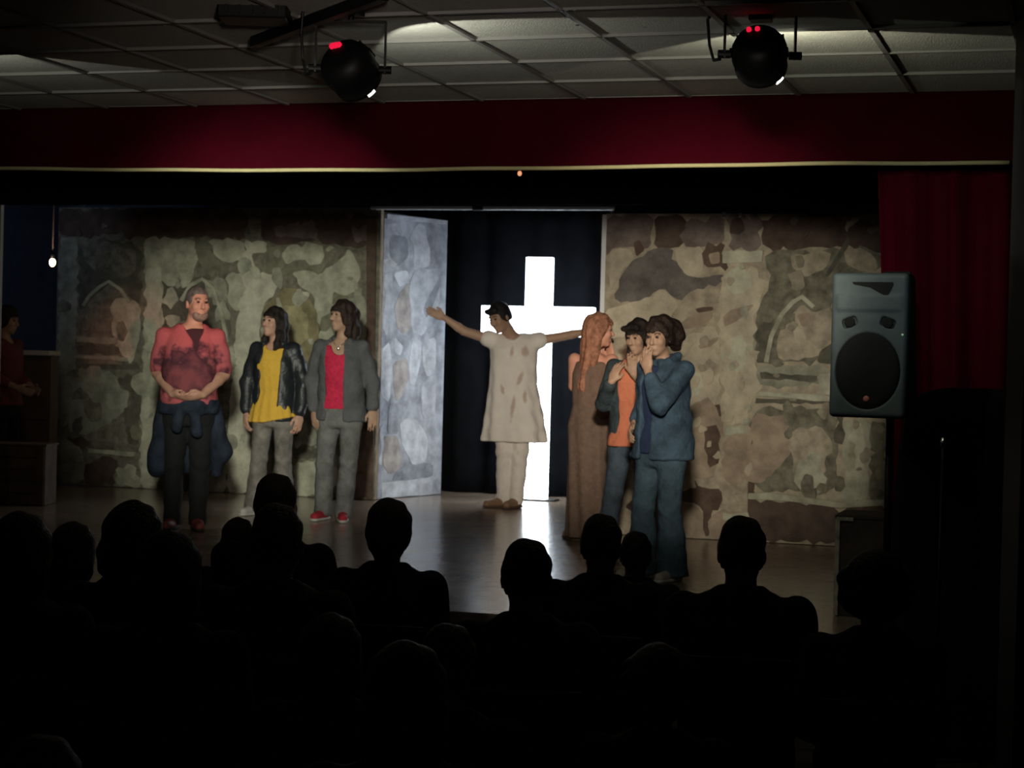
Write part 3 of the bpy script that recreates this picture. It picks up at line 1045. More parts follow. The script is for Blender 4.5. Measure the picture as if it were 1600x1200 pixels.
# local: front towards -y, width 0.37, height 0.63, depth 0.36, narrowing backwards
H2 = 0.632
W2 = 0.168
fr = MB()
pl = [(-W2, -0.16), (W2, -0.16), (W2, -0.08), (W2 * 0.9, 0.17), (-W2 * 0.9, 0.17), (-W2, -0.08)]
fr.prism([(x, y, 0.006) for x, y in pl], (0, 0, H2 - 0.012))
for v in fr.bm.verts:
    if v.co.y > 0 and v.co.z > 0.3:
        v.co.y = 0.03
bmesh.ops.bevel(fr.bm, geom=fr.bm.edges[:], offset=0.012, segments=2, affect='EDGES')
fr.build('cabinet', M_spkblack, spk)
# moulded grey baffle with a woofer hole, horn mouth and two ports cut out of it
f = Field()
f.add(rbox((0, -0.165, H2 / 2), (W2 - 0.001, 0.028, H2 / 2 - 0.002), 0.022), 0.0)
f.sub(ell((0, -0.19, 0.205), (0.142, 0.05, 0.165)), 0.008)
for s in (-1, 1):
    f.sub(rbox((0.083 * s, -0.19, 0.415), (0.032, 0.02, 0.020), 0.012, rot(0, 0, 0.35 * s)), 0.006)
f.add(rbox((0, -0.188, 0.50), (W2 - 0.03, 0.008, 0.03), 0.008), 0.02)
sdf_obj('baffle', f, 0.004, M_spk, spk)
wg = MB().lathe([(0, 0.138), (0.020, 0.140), (0.026, 0.134), (0.030, 0.11), (0.032, 0.01)], (0, -0.166, 0), (0, -1, 0)).build('woofer_grille', M_spkblack, spk, True)
wg.scale = (1, 1, 1.22)
wg.location = (0, 0, 0.207)
MB().prism([(x, -0.1965, z) for x, z in ((-0.075, 0.590), (0.102, 0.590), (0.104, 0.580), (0.082, 0.532), (0.066, 0.532), (0.005, 0.566), (-0.07, 0.580))], (0, 0.006, 0)).build('horn_throat', M_spkblack, spk)
for s in (-1, 1):
    MB().lathe([(0, 0.022), (0.006, 0.024), (0.008, 0.018)], (0.083 * s, -0.186, 0.415), (0, -1, 0)).build('port_tube', M_spkblack, spk, True)
MB().lathe([(0, 0.014), (0.003, 0.013), (0.004, 0.004)], (0.0, -0.196, 0.085), (0, -1, 0), 16).build('badge', M_badge, spk, True)
MB().ball((0.148, -0.192, 0.365), (0.005, 0.004, 0.005)).build('power_light', mat('dull_led', (0.3, 0.4, 0.3), 0.4, emit=(0.5, 0.9, 0.5), estr=0.25), spk, True)
hm = MB().box((0.07, 0.03, H2 + 0.006), (0.06, 0.012, 0.010), bevel=0.005)
hm.build('carry_handle', M_spkblack, spk)
# its stand
stp = pt(1390, 700, DS + 0.02)
st = empty('speaker_stand', (stp[0], stp[1], 0))
tag(st, 'black tripod stand carrying the grey-fronted loudspeaker', 'speaker stand')
zt_ = sc_[2] - 0.316
keep(MB().cyl((stp[0], stp[1], 0.75), (stp[0], stp[1], zt_ - 0.001), 0.0175, n=14).build('upper_pole', M_can, None, True), st)
keep(MB().cyl((stp[0], stp[1], 0.22), (stp[0], stp[1], 0.80), 0.022, n=14).build('lower_pole', M_can, None, True), st)
keep(MB().cyl((stp[0], stp[1], 0.78), (stp[0], stp[1], 0.83), 0.03, n=14).cyl((stp[0], stp[1], 0.8), (stp[0] + 0.06, stp[1], 0.8), 0.009, n=10).build('locking_collar', M_can, None, True), st)
for k in range(3):
    a = 0.6 + k * 2 * math.pi / 3
    e = V(stp[0] + 0.5 * math.cos(a), stp[1] + 0.42 * math.sin(a), 0.014)
    keep(MB().cyl((stp[0] + 0.02 * math.cos(a), stp[1] + 0.02 * math.sin(a), 0.66), e, 0.012, n=10).ball(e, 0.014, 1).build('leg', M_can, None, True), st)

# tall equipment rack under a black cloth
rk = pt(1495, 800, 8.55)
rack = empty('covered_rack', (rk[0], rk[1], 0), T)
tag(rack, 'tall bulky equipment rack under a black cloth at the right, beside the stage', 'covered rack')
f = Field()
f.add(loft([(0.01, 0, 0, 0.315, 0.15), (0.6, 0, 0, 0.30, 0.145), (1.3, 0.01, 0, 0.285, 0.14), (1.60, 0.02, 0, 0.27, 0.13), (1.685, 0.07, 0, 0.20, 0.11)], p=4, rnd=0.05, fold=0.03, nf=13), 0.0)
sdf_obj('cloth_cover', f, 0.014, M_black, rack)
# thin stand with a bright tip in front of it
ms = pt(1473, 720, 7.9)
mt = empty('microphone_stand', (ms[0], ms[1], 0))
tag(mt, 'thin dark stand with a small bright metal tip in front of the covered rack', 'microphone stand')
zt2 = pt(1475, 684, 7.9)[2]
keep(MB().cyl((ms[0], ms[1], 0.02), (ms[0], ms[1], zt2 - 0.04), 0.008, n=10).build('tube', M_can, None, True), mt)
keep(MB().cyl((ms[0], ms[1], zt2 - 0.04), (ms[0], ms[1], zt2), 0.011, n=12).build('clutch', M_chrome, None, True), mt)
keep(MB().lathe([(0, 0.12), (0.012, 0.12), (0.02, 0.10), (0.026, 0.012)], (ms[0], ms[1], 0.001), (0, 0, 1)).build('base', M_can, None, True), mt)

# black stage block, its edge coloured pale as if lit, at the right front of the stage
M_litedge = mat('lit_edge', (0.40, 0.38, 0.30), 0.8, noise=0.4, nscale=20)  # pale tone standing for light caught on the block's edge
M_block = mat('block_black', (0.055, 0.042, 0.034), 0.75, noise=0.3, nscale=8)
k0 = pz(1303, 962, STAGE)
k1 = k0 + V(0.52, 0.0, 0)
blk = empty('stage_block', k0)
tag(blk, 'low dark wooden stage block with a left edge coloured pale as if lit below the loudspeaker', 'stage block')
hz = 0.52
keep(MB().box(k0 + V(0.26, 0.2, hz / 2 + 0.001), (0.26, 0.2, hz / 2), bevel=0.006).build('box', M_block), blk)
keep(MB().box(k0 + V(0.008, -0.006, hz / 2), (0.012, 0.008, hz / 2 - 0.004), bevel=0.003).build('corner_strip', M_litedge), blk)
keep(MB().box(k0 + V(0.045, -0.004, hz - 0.004), (0.045, 0.010, 0.010), bevel=0.003).build('top_strip', M_litedge), blk)
keep(MB().box(k0 + V(0.26, 0.2, hz + 0.008), (0.268, 0.208, 0.009), bevel=0.003).build('lid', M_block), blk)

# ================================================================== LEFT WING
M_cab = mat('cabinet_brown', (0.10, 0.060, 0.040), 0.6, noise=0.25, nscale=6)
M_paletop = mat('pale_board', (0.62, 0.58, 0.50), 0.5)
M_crate = mat('crate_brown', (0.13, 0.085, 0.06), 0.75, noise=0.3, nscale=7, bump=0.3)
q0, q1 = pt(20, 600, 16.9), pt(79, 600, 16.9)
cb = empty('cabinet', ((q0[0] + q1[0]) / 2, (q0[1] + q1[1]) / 2, STAGE), T)
tag(cb, 'tall dark brown cabinet with a pale top edge standing in the left wing', 'cabinet')
hw = np.linalg.norm(q1 - q0) / 2
ch = pt(50, 549, 16.9)[2] - STAGE
MB().box((0, 0.15, ch / 2 - 0.02), (hw, 0.15, ch / 2 - 0.022)).build('carcass', M_cab, cb)
MB().box((0.02, 0.10, ch - 0.012), (hw - 0.01, 0.21, 0.022), bevel=0.004).build('top_board', M_paletop, cb)
MB().box((0.0, -0.008, ch * 0.72), (hw - 0.02, 0.008, ch * 0.2), bevel=0.004).build('upper_panel', M_cab, cb)
MB().box((0.0, -0.008, ch * 0.27), (hw - 0.02, 0.008, ch * 0.22), bevel=0.004).build('lower_panel', M_cab, cb)
g0 = pz(70, 791, STAGE)
crt = empty('crate', g0 - RIGHT * 0.33, T)
tag(crt, 'low brown wooden crate on the stage floor at the far left edge', 'crate')
crh = 0.50
MB().box((0, 0.2, crh / 2), (0.325, 0.195, crh / 2 - 0.004)).build('body', M_crate, crt)
for k in range(5):
    MB().box((0, -0.005, 0.055 + k * 0.098), (0.33, 0.011, 0.044), bevel=0.003).build('slat', M_crate, crt)
for x in (-0.29, 0.29):
    MB().box((x, -0.022, crh / 2), (0.03, 0.008, crh / 2 - 0.005)).build('corner_post', M_crate, crt)
MB().box((0, 0.2, crh + 0.004), (0.335, 0.21, 0.009), bevel=0.003).build('lid', M_crate, crt)
# pale upright edge at the very left
wz = pt(1, 450, 14.2)
pl_ = MB().box((wz[0] - 0.02, wz[1], 0), (0.02, 0.02, 0.5))
bmesh.ops.translate(pl_.bm, vec=(0, 0, STAGE + 1.05), verts=pl_.bm.verts)
bmesh.ops.scale(pl_.bm, vec=(1, 1, 2.1), space=Matrix.Translation((0, 0, -STAGE)), verts=pl_.bm.verts)
bm_ = pl_.bm
zmin = min(v.co.z for v in bm_.verts)
zmax = max(v.co.z for v in bm_.verts)
for v in bm_.verts:
    v.co.z = STAGE + 0.002 if v.co.z < (zmin + zmax) / 2 else pt(1, 312, 14.2)[2]
tag(pl_.build('wing_post', mat('cream_paint', (0.5, 0.45, 0.36), 0.7)), 'slim cream painted post at the far left edge of the stage wing', 'post')
# bare bulb on its cable
bp_ = pt(82, 410, 15.2)
bl = empty('hanging_bulb', (bp_[0], bp_[1], bp_[2] + 0.6))
tag(bl, 'small bare bulb glowing on a hanging cable in the left wing', 'lamp')
keep(MB().ball(bp_, (0.026, 0.026, 0.036), 3).build('bulb', mat('bulb_glow', (1, 0.85, 0.65), 0.3, emit=(1.0, 0.72, 0.48), estr=6.0), None, True), bl)
keep(MB().cyl(bp_ + V(0, 0, 0.03), bp_ + V(0, 0, 0.085), 0.017, n=12).build('socket', M_can, None, True), bl)
keep(MB().cyl(bp_ + V(0, 0, 0.08), (bp_[0], bp_[1], 3.5), 0.005, n=8).build('cable', mat('cable_grey', (0.16, 0.12, 0.10), 0.7), None, True), bl)
pl2 = bpy.data.lights.new('bulb_light', 'POINT')
pl2.energy = 1.5
pl2.color = (1.0, 0.75, 0.5)
pl2.shadow_soft_size = 0.03
o = bpy.data.objects.new('bulb_light', pl2)
COL.objects.link(o)
o.location = bp_ + V(0, -0.06, -0.02)
keep(o, bl)
# tiny fairy bulb under the valance and two clips on the right flat
fb = py_(812, 271, YF - 0.005)
fbr = empty('fairy_bulb', (fb[0], fb[1], fb[2] + 0.02))
tag(fbr, 'tiny orange pilot bulb just under the middle of the red valance', 'bulb')
keep(MB().ball(fb, (0.012, 0.012, 0.014), 2).build('glass', mat('orange_glow', (1, 0.5, 0.3), 0.3, emit=(1.0, 0.42, 0.2), estr=0.7), None, True), fbr)
keep(MB().cyl(fb + V(0, 0, 0.012), fb + V(0, 0.0, 0.09), 0.006, n=8).build('holder', M_can, None, True), fbr)
for i, (px, py, lab) in enumerate(((1131, 335, 'small metal clip on top of the right flat, dimmer of two'), (1156, 337, 'small bright metal clip on top of the right flat, right of the dimmer clip'))):
    q = py_(px, py, YR - 0.02)
    cl = MB().box((q[0], YR - 0.002, q[2]), (0.014, 0.012, 0.020), bevel=0.004).cyl((q[0], YR - 0.02, q[2]), (q[0], YR + 0.05, q[2] + 0.02), 0.006, n=8)
    tag(cl.build('scenery_clip', M_chrome), lab, 'clip', 'clips on the right flat')
# ================================================================== PEOPLE
def skin(name, c):
    return mat(name, c, 0.55, noise=0.08, nscale=14, spec=0.35)


def jeans(name, c, n=0.35):
    return mat(name, c, 0.9, noise=n, nscale=7, bump=0.5, bscale=40, spec=0.15)


M_eye = mat('eye', (0.03, 0.02, 0.018), 0.15)
M_brow = mat('eyebrow', (0.03, 0.02, 0.015), 0.9)


def hair_mat(name, c):
    return mat(name, c, 0.55, noise=0.4, nscale=30, bump=0.6, bscale=90, spec=0.3)


def limbs(J, S):
    return [J[k + S] for k in ('sh', 'el', 'wr')], [J[k + S] for k in ('hip', 'kn', 'an')]


def add_hand(f, w, d, n, th, curl=0.5, g=1.0):
    """wrist, finger direction, palm normal, side the thumb is on (+1/-1), curl in radians per joint"""
    d = unit(d)
    n = unit(n - d * np.dot(n, d))
    t = np.cross(d, n) * th
    pc = w + d * 0.045 * g
    R = np.stack([t, n, d], 1)
    f.add(ell(pc, (0.041 * g, 0.017 * g, 0.056 * g), R), 0.012)
    for o, L, r in ((0.029, 0.070, 0.0092), (0.010, 0.078, 0.0095), (-0.010, 0.072, 0.0092), (-0.028, 0.056, 0.0080)):
        p0 = w + d * 0.075 * g + t * o * 0.9 * g
        p1 = w + d * 0.090 * g + t * o * g
        c1, c2 = curl, curl * 2
        p2 = p1 + (d * math.cos(c1) + n * math.sin(c1) + t * o * 1.2) * L * 0.55 * g
        p3 = p2 + (d * math.cos(c2) + n * math.sin(c2)) * L * 0.5 * g
        f.add(cap(p0, p1, r * g), 0.004)
        f.add(cap(p1, p2, r * g, r * 0.94 * g), 0.003)
        f.add(cap(p2, p3, r * 0.94 * g, r * 0.8 * g), 0.003)
    a = w + d * 0.02 * g + t * 0.022 * g
    b = w + d * 0.052 * g + t * 0.050 * g + n * 0.012 * g
    c = w + d * 0.088 * g + t * 0.052 * g + n * 0.022 * g
    f.add(cap(a, b, 0.014 * g, 0.011 * g), 0.008)
    f.add(cap(b, c, 0.011 * g, 0.0085 * g), 0.003)


def add_head(f, c, R, male=False, g=1.0):
    def h(p):
        return c + R @ (np.asarray(p, float) * g)
    q = 1.06 if male else 1.0
    f.add(ell(h((0, 0.012, 0.025)), (0.074 * g, 0.094 * g, 0.094 * g), R), 0.03)
    f.add(ell(h((0, -0.030, -0.045)), (0.058 * g * q, 0.058 * g, 0.070 * g), R), 0.03)
    f.add(ell(h((0, -0.062, -0.098)), (0.026 * g * q, 0.022 * g, 0.020 * g), R), 0.02)
    for s in (-1, 1):
        f.add(ell(h((0.038 * s, -0.062, -0.022)), (0.026 * g, 0.024 * g, 0.026 * g), R), 0.02)
        f.sub(ell(h((0.031 * s, -0.092, 0.012)), (0.018 * g, 0.013 * g, 0.012 * g), R), 0.012)
        f.add(ell(h((0.076 * s, 0.012, -0.010)), (0.010 * g, 0.021 * g, 0.032 * g), R @ rot(0.25 * s)), 0.006)
    f.add(cap(h((-0.035, -0.078, 0.032)), h((0.035, -0.078, 0.032)), 0.010 * g), 0.015)
    f.add(cap(h((0, -0.086, 0.014)), h((0, -0.108, -0.024)), 0.009 * g, 0.014 * g * q), 0.010)
    for s in (-1, 1):
        f.add(ell(h((0.011 * s, -0.096, -0.030)), (0.009 * g, 0.010 * g, 0.008 * g), R), 0.006)
    f.add(ell(h((0, -0.086, -0.060)), (0.024 * g, 0.012 * g, 0.007 * g), R), 0.006)
    f.add(ell(h((0, -0.083, -0.072)), (0.021 * g, 0.012 * g, 0.008 * g), R), 0.006)
    f.sub(cap(h((-0.02, -0.098, -0.066)), h((0.02, -0.098, -0.066)), 0.0035 * g), 0.004)
    return h


def face_bits(root, h, R, brow=M_brow):
    for s in (-1, 1):
        o = MB().ball((0, 0, 0), (0.013, 0.008, 0.008)).build('eye', M_eye, root, True)
        o.location = h((0.031 * s, -0.082, 0.012))
        o.rotation_euler = Matrix(R.tolist()).to_euler()
        a, b, c = h((0.016 * s, -0.088, 0.034)), h((0.034 * s, -0.086, 0.040)), h((0.052 * s, -0.072, 0.033))
        MB().tube([Vector(a), Vector(b), Vector(c)], 0.0032, 6).build('eyebrow', brow, root, True)


MALE = [(0.78, 0, 0, 0.150, 0.110), (0.90, 0, 0, 0.168, 0.118), (1.04, 0, 0, 0.150, 0.105), (1.20, 0, 0, 0.168, 0.115), (1.33, 0, 0, 0.185, 0.120), (1.42, 0, 0, 0.165, 0.090), (1.48, 0, 0.005, 0.085, 0.065)]
FEM = [(0.78, 0, 0, 0.155, 0.110), (0.90, 0, 0, 0.172, 0.120), (1.05, 0, 0, 0.130, 0.095), (1.20, 0, -0.01, 0.148, 0.112), (1.30, 0, -0.01, 0.155, 0.115), (1.41, 0, 0, 0.140, 0.080), (1.47, 0, 0.005, 0.070, 0.058)]
STOUT = [(0.78, 0, 0, 0.165, 0.125), (0.90, 0, -0.01, 0.185, 0.150), (1.04, 0, -0.035, 0.190, 0.165), (1.16, 0, -0.03, 0.186, 0.162), (1.30, 0, -0.005, 0.178, 0.135), (1.42, 0, 0, 0.155, 0.095), (1.49, 0, 0.005, 0.095, 0.075)]


def stand(kind='f', **kw):
    w = 0.163 if kind == 'f' else 0.20
    J = dict(
        shL=V(w, 0.005, 1.41), shR=V(-w, 0.005, 1.41), elL=V(w + 0.05, 0.03, 1.12), elR=V(-w - 0.05, 0.03, 1.12),
        wrL=V(w + 0.05, -0.03, 0.88), wrR=V(-w - 0.05, -0.03, 0.88),
        hipL=V(0.088, 0, 0.88), hipR=V(-0.088, 0, 0.88), knL=V(0.09, -0.015, 0.48), knR=V(-0.09, -0.015, 0.48),
        anL=V(0.095, 0.02, 0.085), anR=V(-0.095, 0.02, 0.085), nk=V(0, 0.012, 1.46), hd=V(0, -0.015, 1.635),
        toeL=V(0.2, -1, 0), toeR=V(-0.2, -1, 0))
    for k, v in kw.items():
        J[k] = V(*v)
    return J


def body_field(J, secs, R, male=False, hands=None, feet=True, arm=1.0, legs=True):
    f = Field()
    f.add(loft([(secs[0][0] + 0.04, *secs[0][1:])] + list(secs[1:]), -0.014), 0.0)
    f.add(cap(J['nk'] - V(0, 0, 0.03), J['hd'] + R @ V(0, 0.02, -0.06), 0.060 if male else 0.050, 0.052 if male else 0.045), 0.03)
    h = add_head(f, J['hd'], R, male)
    for S in 'LR':
        f.add(cap(J['sh' + S], J['el' + S], 0.050 * arm, 0.040 * arm), 0.05)
        m = J['el' + S] * 0.7 + J['wr' + S] * 0.3
        f.add(cap(J['el' + S], m, 0.040 * arm, 0.040 * arm), 0.01)
        f.add(cap(m, J['wr' + S], 0.040 * arm, 0.026 * arm), 0.01)
        d = J['wr' + S] - J['el' + S]
        o = (hands or {}).get(S, {})
        s = 1 if S == 'L' else -1
        add_hand(f, J['wr' + S], V(*o['d']) if 'd' in o else d, V(*o['n']) if 'n' in o else V(-s, 0, 0), o.get('t', -s if 't' not in o else o['t']), o.get('curl', 0.35))
        if legs:
            f.add(cap(J['hip' + S], J['kn' + S], 0.082, 0.054), 0.04)
            c = J['kn' + S] * 0.65 + J['an' + S] * 0.35 + V(0, 0.012, 0)
            f.add(cap(J['kn' + S], c, 0.052, 0.054), 0.02)
            f.add(cap(c, J['an' + S], 0.054, 0.036), 0.02)
            if feet:
                t = unit(J['toe' + S])
                f.add(cap(J['an' + S] - V(0, 0, 0.05) - t * 0.03, J['an' + S] - V(0, 0, 0.055) + t * 0.13, 0.032, 0.024), 0.02)
    return f, h


def shoes(root, J, m, sole_m, L=0.17, high=0.0):
    for S in 'LR':
        t = unit(J['toe' + S])
        a = J['an' + S].copy()
        a[2] = 0.0
        f = Field()
        f.add(cap(a - t * 0.045 + V(0, 0, 0.05), a + t * 0.02 + V(0, 0, 0.058), 0.042, 0.046), 0.0)
        f.add(cap(a + t * 0.0 + V(0, 0, 0.045), a + t * L + V(0, 0, 0.036), 0.043, 0.034), 0.02)
        if high:
            f.add(cap(a + V(0, 0.0, 0.06), J['an' + S] + V(0, 0, high), 0.047, 0.050), 0.02)
        f.cut((0, 0, 0.016), (0, 0, -1))
        sh = sdf_obj('shoe', f, 0.006, m, root)
        f = Field()
        f.add(cap(a - t * 0.047 + V(0, 0, 0.03), a + t * 0.06 + V(0, 0, 0.03), 0.047), 0.0)
        f.add(cap(a + t * 0.06 + V(0, 0, 0.03), a + t * (L + 0.004) + V(0, 0, 0.03), 0.047, 0.039), 0.01)
        f.cut((0, 0, 0.024), (0, 0, 1))
        f.cut((0, 0, 0.002), (0, 0, -1))
        sdf_obj('sole', f, 0.006, sole_m, sh)


def sleeve(f, J, S, e, upto=1.0, r0=0.051, r1=0.050, r2=0.038, k=0.03):
    """upto: 0..1 upper arm, 1..2 forearm"""
    sh, el, wr = J['sh' + S], J['el' + S], J['wr' + S]
    if upto <= 1:
        q = sh + (el - sh) * upto
        f.add(cap(sh, q, r0 + e, r0 + (r1 - r0) * upto + e + 0.004), k)
    else:
        f.add(cap(sh, el, r0 + e, r1 + e), k)
        q = el + (wr - el) * (upto - 1)
        f.add(cap(el, q, r1 + e, r2 + e), 0.02)


def trousers(root, J, m, secs, waist=1.0, hem=0.06, knee=0.066, thigh=0.092, flare=None, vox=0.008):
    f = Field()
    low = [s for s in secs if s[0] < waist]
    zs = [s[0] for s in secs]
    top = tuple([waist] + [float(np.interp(waist, zs, [s[i] for s in secs])) for i in (1, 2, 3, 4)])
    f.add(loft([(low[0][0] - 0.03, *low[0][1:])] + low[1:] + [top], 0.006, rnd=0.03), 0.0)
    for S in 'LR':
        f.add(cap(J['hip' + S], J['kn' + S], thigh, knee), 0.035)
        a = J['an' + S] - V(0, 0, 0.05)
        mid = J['kn' + S] * 0.55 + a * 0.45 + V(0, 0.008, 0)
        f.add(cap(J['kn' + S], mid, knee, (knee + hem) / 2), 0.02)
        f.add(cap(mid, a, (knee + hem) / 2, hem), 0.02)
    f.cut((0, 0, 0.035), (0, 0, -1))
    f.ripple(lambda x, y, z: 0.0035 * np.sin(55 * z + 14 * x + 3 * np.sin(22 * x + 9 * y)) * np.exp(-((z - 0.46) / 0.12) ** 2) + 0.003 * np.sin(48 * z + 30 * y) * np.exp(-((z - 0.12) / 0.1) ** 2))
    return sdf_obj('trousers', f, vox, m, root)


def folds(a=0.004, q=1.0):
    return lambda x, y, z: a * np.sin(38 * q * z + 17 * x + 2.5 * np.sin(15 * x + 12 * y)) * np.cos(9 * x - 7 * y)


def person(label, px, py, H, yaw, group='actors on the stage', zbase=STAGE):
    p = pz(px, py, zbase)
    r = empty('person', (p[0], p[1], zbase), yaw, H / 1.75)
    tag(r, label, 'person', group)
    return r


def hair_cap(h, R, e=0.014, line=0.055, back=-0.06):
    """close hair: skull offset minus the face"""
    f = Field()
    f.add(ell(h((0, 0.016, 0.030)), (0.074 + e, 0.094 + e, 0.094 + e), R), 0.0)
    f.add(ell(h((0, 0.045, -0.02)), (0.066 + e, 0.062 + e, 0.075), R), 0.02)
    f.sub(rbox(h((0, -0.12, -0.06 + line - 0.055)), (0.064, 0.085, 0.105), 0.03, R), 0.015)
    f.sub(rbox(h((0, -0.02, back - 0.10)), (0.2, 0.2, 0.10), 0.01, R), 0.01)
    return f


# ---- 1: man in the pink-red T-shirt
M_skinA = skin('skin_ruddy', (0.50, 0.27, 0.19))
M_skinB = skin('skin_fair', (0.52, 0.30, 0.22))
M_skinC = skin('skin_olive', (0.42, 0.26, 0.18))


def shirt_print():
    m = mat('pink_shirt', (0.44, 0.105, 0.115), 0.9, bump=0.35, bscale=35, spec=0.1)
    nt = m.node_tree
    b = nt.nodes['Principled BSDF']
    tc = nt.nodes.new('ShaderNodeTexCoord')
    no = nt.nodes.new('ShaderNodeTexNoise')
    no.inputs['Scale'].default_value = 13
    no.inputs['Detail'].default_value = 5
    nt.links.new(tc.outputs['Object'], no.inputs['Vector'])
    mp = nt.nodes.new('ShaderNodeMapping')
    mp.inputs['Location'].default_value = (0.0, 0.25, -1.125)
    nt.links.new(tc.outputs['Object'], mp.inputs['Vector'])
    sc = nt.nodes.new('ShaderNodeVectorMath')
    sc.operation = 'MULTIPLY'
    sc.inputs[1].default_value = (3.0, 1.9, 4.6)
    nt.links.new(mp.outputs['Vector'], sc.inputs[0])
    ln = nt.nodes.new('ShaderNodeVectorMath')
    ln.operation = 'LENGTH'
    nt.links.new(sc.outputs['Vector'], ln.inputs[0])
    ad = nt.nodes.new('ShaderNodeMath')
    ad.operation = 'MULTIPLY_ADD'
    ad.inputs[1].default_value = 1.7
    nt.links.new(no.outputs['Fac'], ad.inputs[0])
    nt.links.new(ln.outputs['Value'], ad.inputs[2])
    cr_ = nt.nodes.new('ShaderNodeValToRGB')
    cr_.color_ramp.elements[0].position = 0.80
    cr_.color_ramp.elements[1].position = 0.95
    cr_.color_ramp.elements[0].color = (0.075, 0.028, 0.040, 1)
    cr_.color_ramp.elements[1].color = (0.44, 0.105, 0.115, 1)
    e = cr_.color_ramp.elements.new(0.52)
    e.color = (0.22, 0.06, 0.07, 1)
    hv = nt.nodes.new('ShaderNodeMath')
    hv.operation = 'MULTIPLY'
    hv.inputs[1].default_value = 0.5
    nt.links.new(ad.outputs[0], hv.inputs[0])
    nt.links.new(hv.outputs[0], cr_.inputs['Fac'])
    nt.links.new(cr_.outputs['Color'], b.inputs['Base Color'])
    return m


VX = 0.008
r = person('man in a pinkish red T-shirt with clasped hands and a jacket tied round his waist', 291, 828, 1.79, T + 0.08)
J = stand('m', shL=(0.185, 0, 1.395), shR=(-0.185, 0, 1.395), elL=(0.242, 0.0, 1.13), elR=(-0.232, 0.02, 1.13), wrL=(0.115, -0.215, 0.985), wrR=(-0.10, -0.215, 0.985),
          hd=(0.045, -0.03, 1.635), nk=(0.01, 0.01, 1.47), anL=(0.075, 0.02, 0.085), anR=(-0.105, 0.03, 0.085), knL=(0.085, -0.01, 0.48), knR=(-0.10, -0.01, 0.48))
R = rot(0.50, 0.06)
hands = {'L': dict(d=(-0.9, -0.35, -0.25), n=(-0.1, 0.6, 0.7), t=-1, curl=0.55), 'R': dict(d=(0.9, -0.45, -0.25), n=(0.1, 0.5, 0.8), t=1, curl=0.5)}
f, h = body_field(J, STOUT, R, True, hands, arm=1.12)
sdf_obj('body', f, VX, M_skinA, r)
face_bits(r, h, R)
f = hair_cap(h, R, 0.006, 0.075, -0.03)
sdf_obj('hair', f, 0.006, hair_mat('hair_grey', (0.12, 0.11, 0.10)), r)
f = Field()
f.add(ell(h((0, -0.055, -0.082)), (0.058, 0.048, 0.045), R), 0.0)
f.sub(ell(h((0, -0.10, -0.045)), (0.05, 0.05, 0.028), R), 0.01)
sdf_obj('beard', f, 0.006, mat('stubble', (0.24, 0.17, 0.14), 0.9, noise=0.3, nscale=60), r)
f = Field()
f.add(loft([(0.90, 0, -0.02, 0.197, 0.168)] + STOUT[2:], 0.012, rnd=0.02), 0.0)
for S in 'LR':
    sleeve(f, J, S, 0.006, 0.80, 0.060, 0.062)
f.sub(ell((0.01, -0.03, 1.52), (0.088, 0.10, 0.07)), 0.01)
for yy in (-0.08, -0.14, -0.20):
    f.sub(cap((0.035, yy, 1.47), (0.055, yy, 1.30), 0.070, 0.010), 0.008)
f.ripple(folds(0.005))
sdf_obj('t_shirt', f, VX, shirt_print(), r)
f = Field()
f.add(loft([(1.2, 0, -0.02, 0.17, 0.150)] + STOUT[4:6] + [(1.455, 0, 0.0, 0.11, 0.082)], 0.003, rnd=0.015), 0.0)  # dark insert in the V neck, standing for the shadow under the chin
f.sub(ell((-0.03, -0.03, 1.49), (0.05, 0.12, 0.05)), 0.01)
sdf_obj('chin_shade', f, 0.007, mat('chin_shade_wine', (0.05, 0.012, 0.018), 0.9), r)
trousers(r, J, mat('black_trousers', (0.005, 0.005, 0.006), 0.9, noise=0.3, bump=0.4, bscale=40), STOUT, 0.98, 0.062, 0.072, 0.10)
M_dn = jeans('dark_denim_jacket', (0.020, 0.027, 0.042), 0.5)
f = Field()
f.add(loft([(0.84, 0, -0.01, 0.20, 0.165), (0.95, 0, -0.02, 0.197, 0.172)], 0.016, rnd=0.02), 0.0)
for p0, p1, ra, rb in (((-0.17, 0.03, 0.88), (-0.215, 0.02, 0.46), 0.065, 0.085), ((-0.10, 0.13, 0.86), (-0.12, 0.13, 0.44), 0.05, 0.07), ((0.17, 0.04, 0.88), (0.235, 0.0, 0.56), 0.055, 0.075), ((0.235, 0.0, 0.58), (0.205, -0.01, 0.42), 0.065, 0.035), ((0.08, 0.14, 0.86), (0.10, 0.13, 0.46), 0.05, 0.07), ((0.0, 0.15, 0.86), (0.0, 0.14, 0.45), 0.05, 0.06)):
    f.add(cap(p0, p1, ra, rb), 0.04)
f.add(cap((-0.05, -0.17, 0.88), (-0.065, -0.185, 0.74), 0.035, 0.040), 0.02)
f.add(cap((0.05, -0.17, 0.88), (0.075, -0.175, 0.72), 0.035, 0.045), 0.02)
f.add(ell((0, -0.185, 0.885), (0.055, 0.035, 0.035)), 0.02)
f.ripple(folds(0.007, 0.8))
jk = sdf_obj('tied_jacket', f, VX, M_dn, r)
jk['label'] = 'dark denim jacket tied around the waist by its sleeves'
shoes(r, J, mat('red_leather', (0.22, 0.045, 0.035), 0.6, noise=0.2), mat('dark_sole', (0.03, 0.025, 0.022), 0.8))

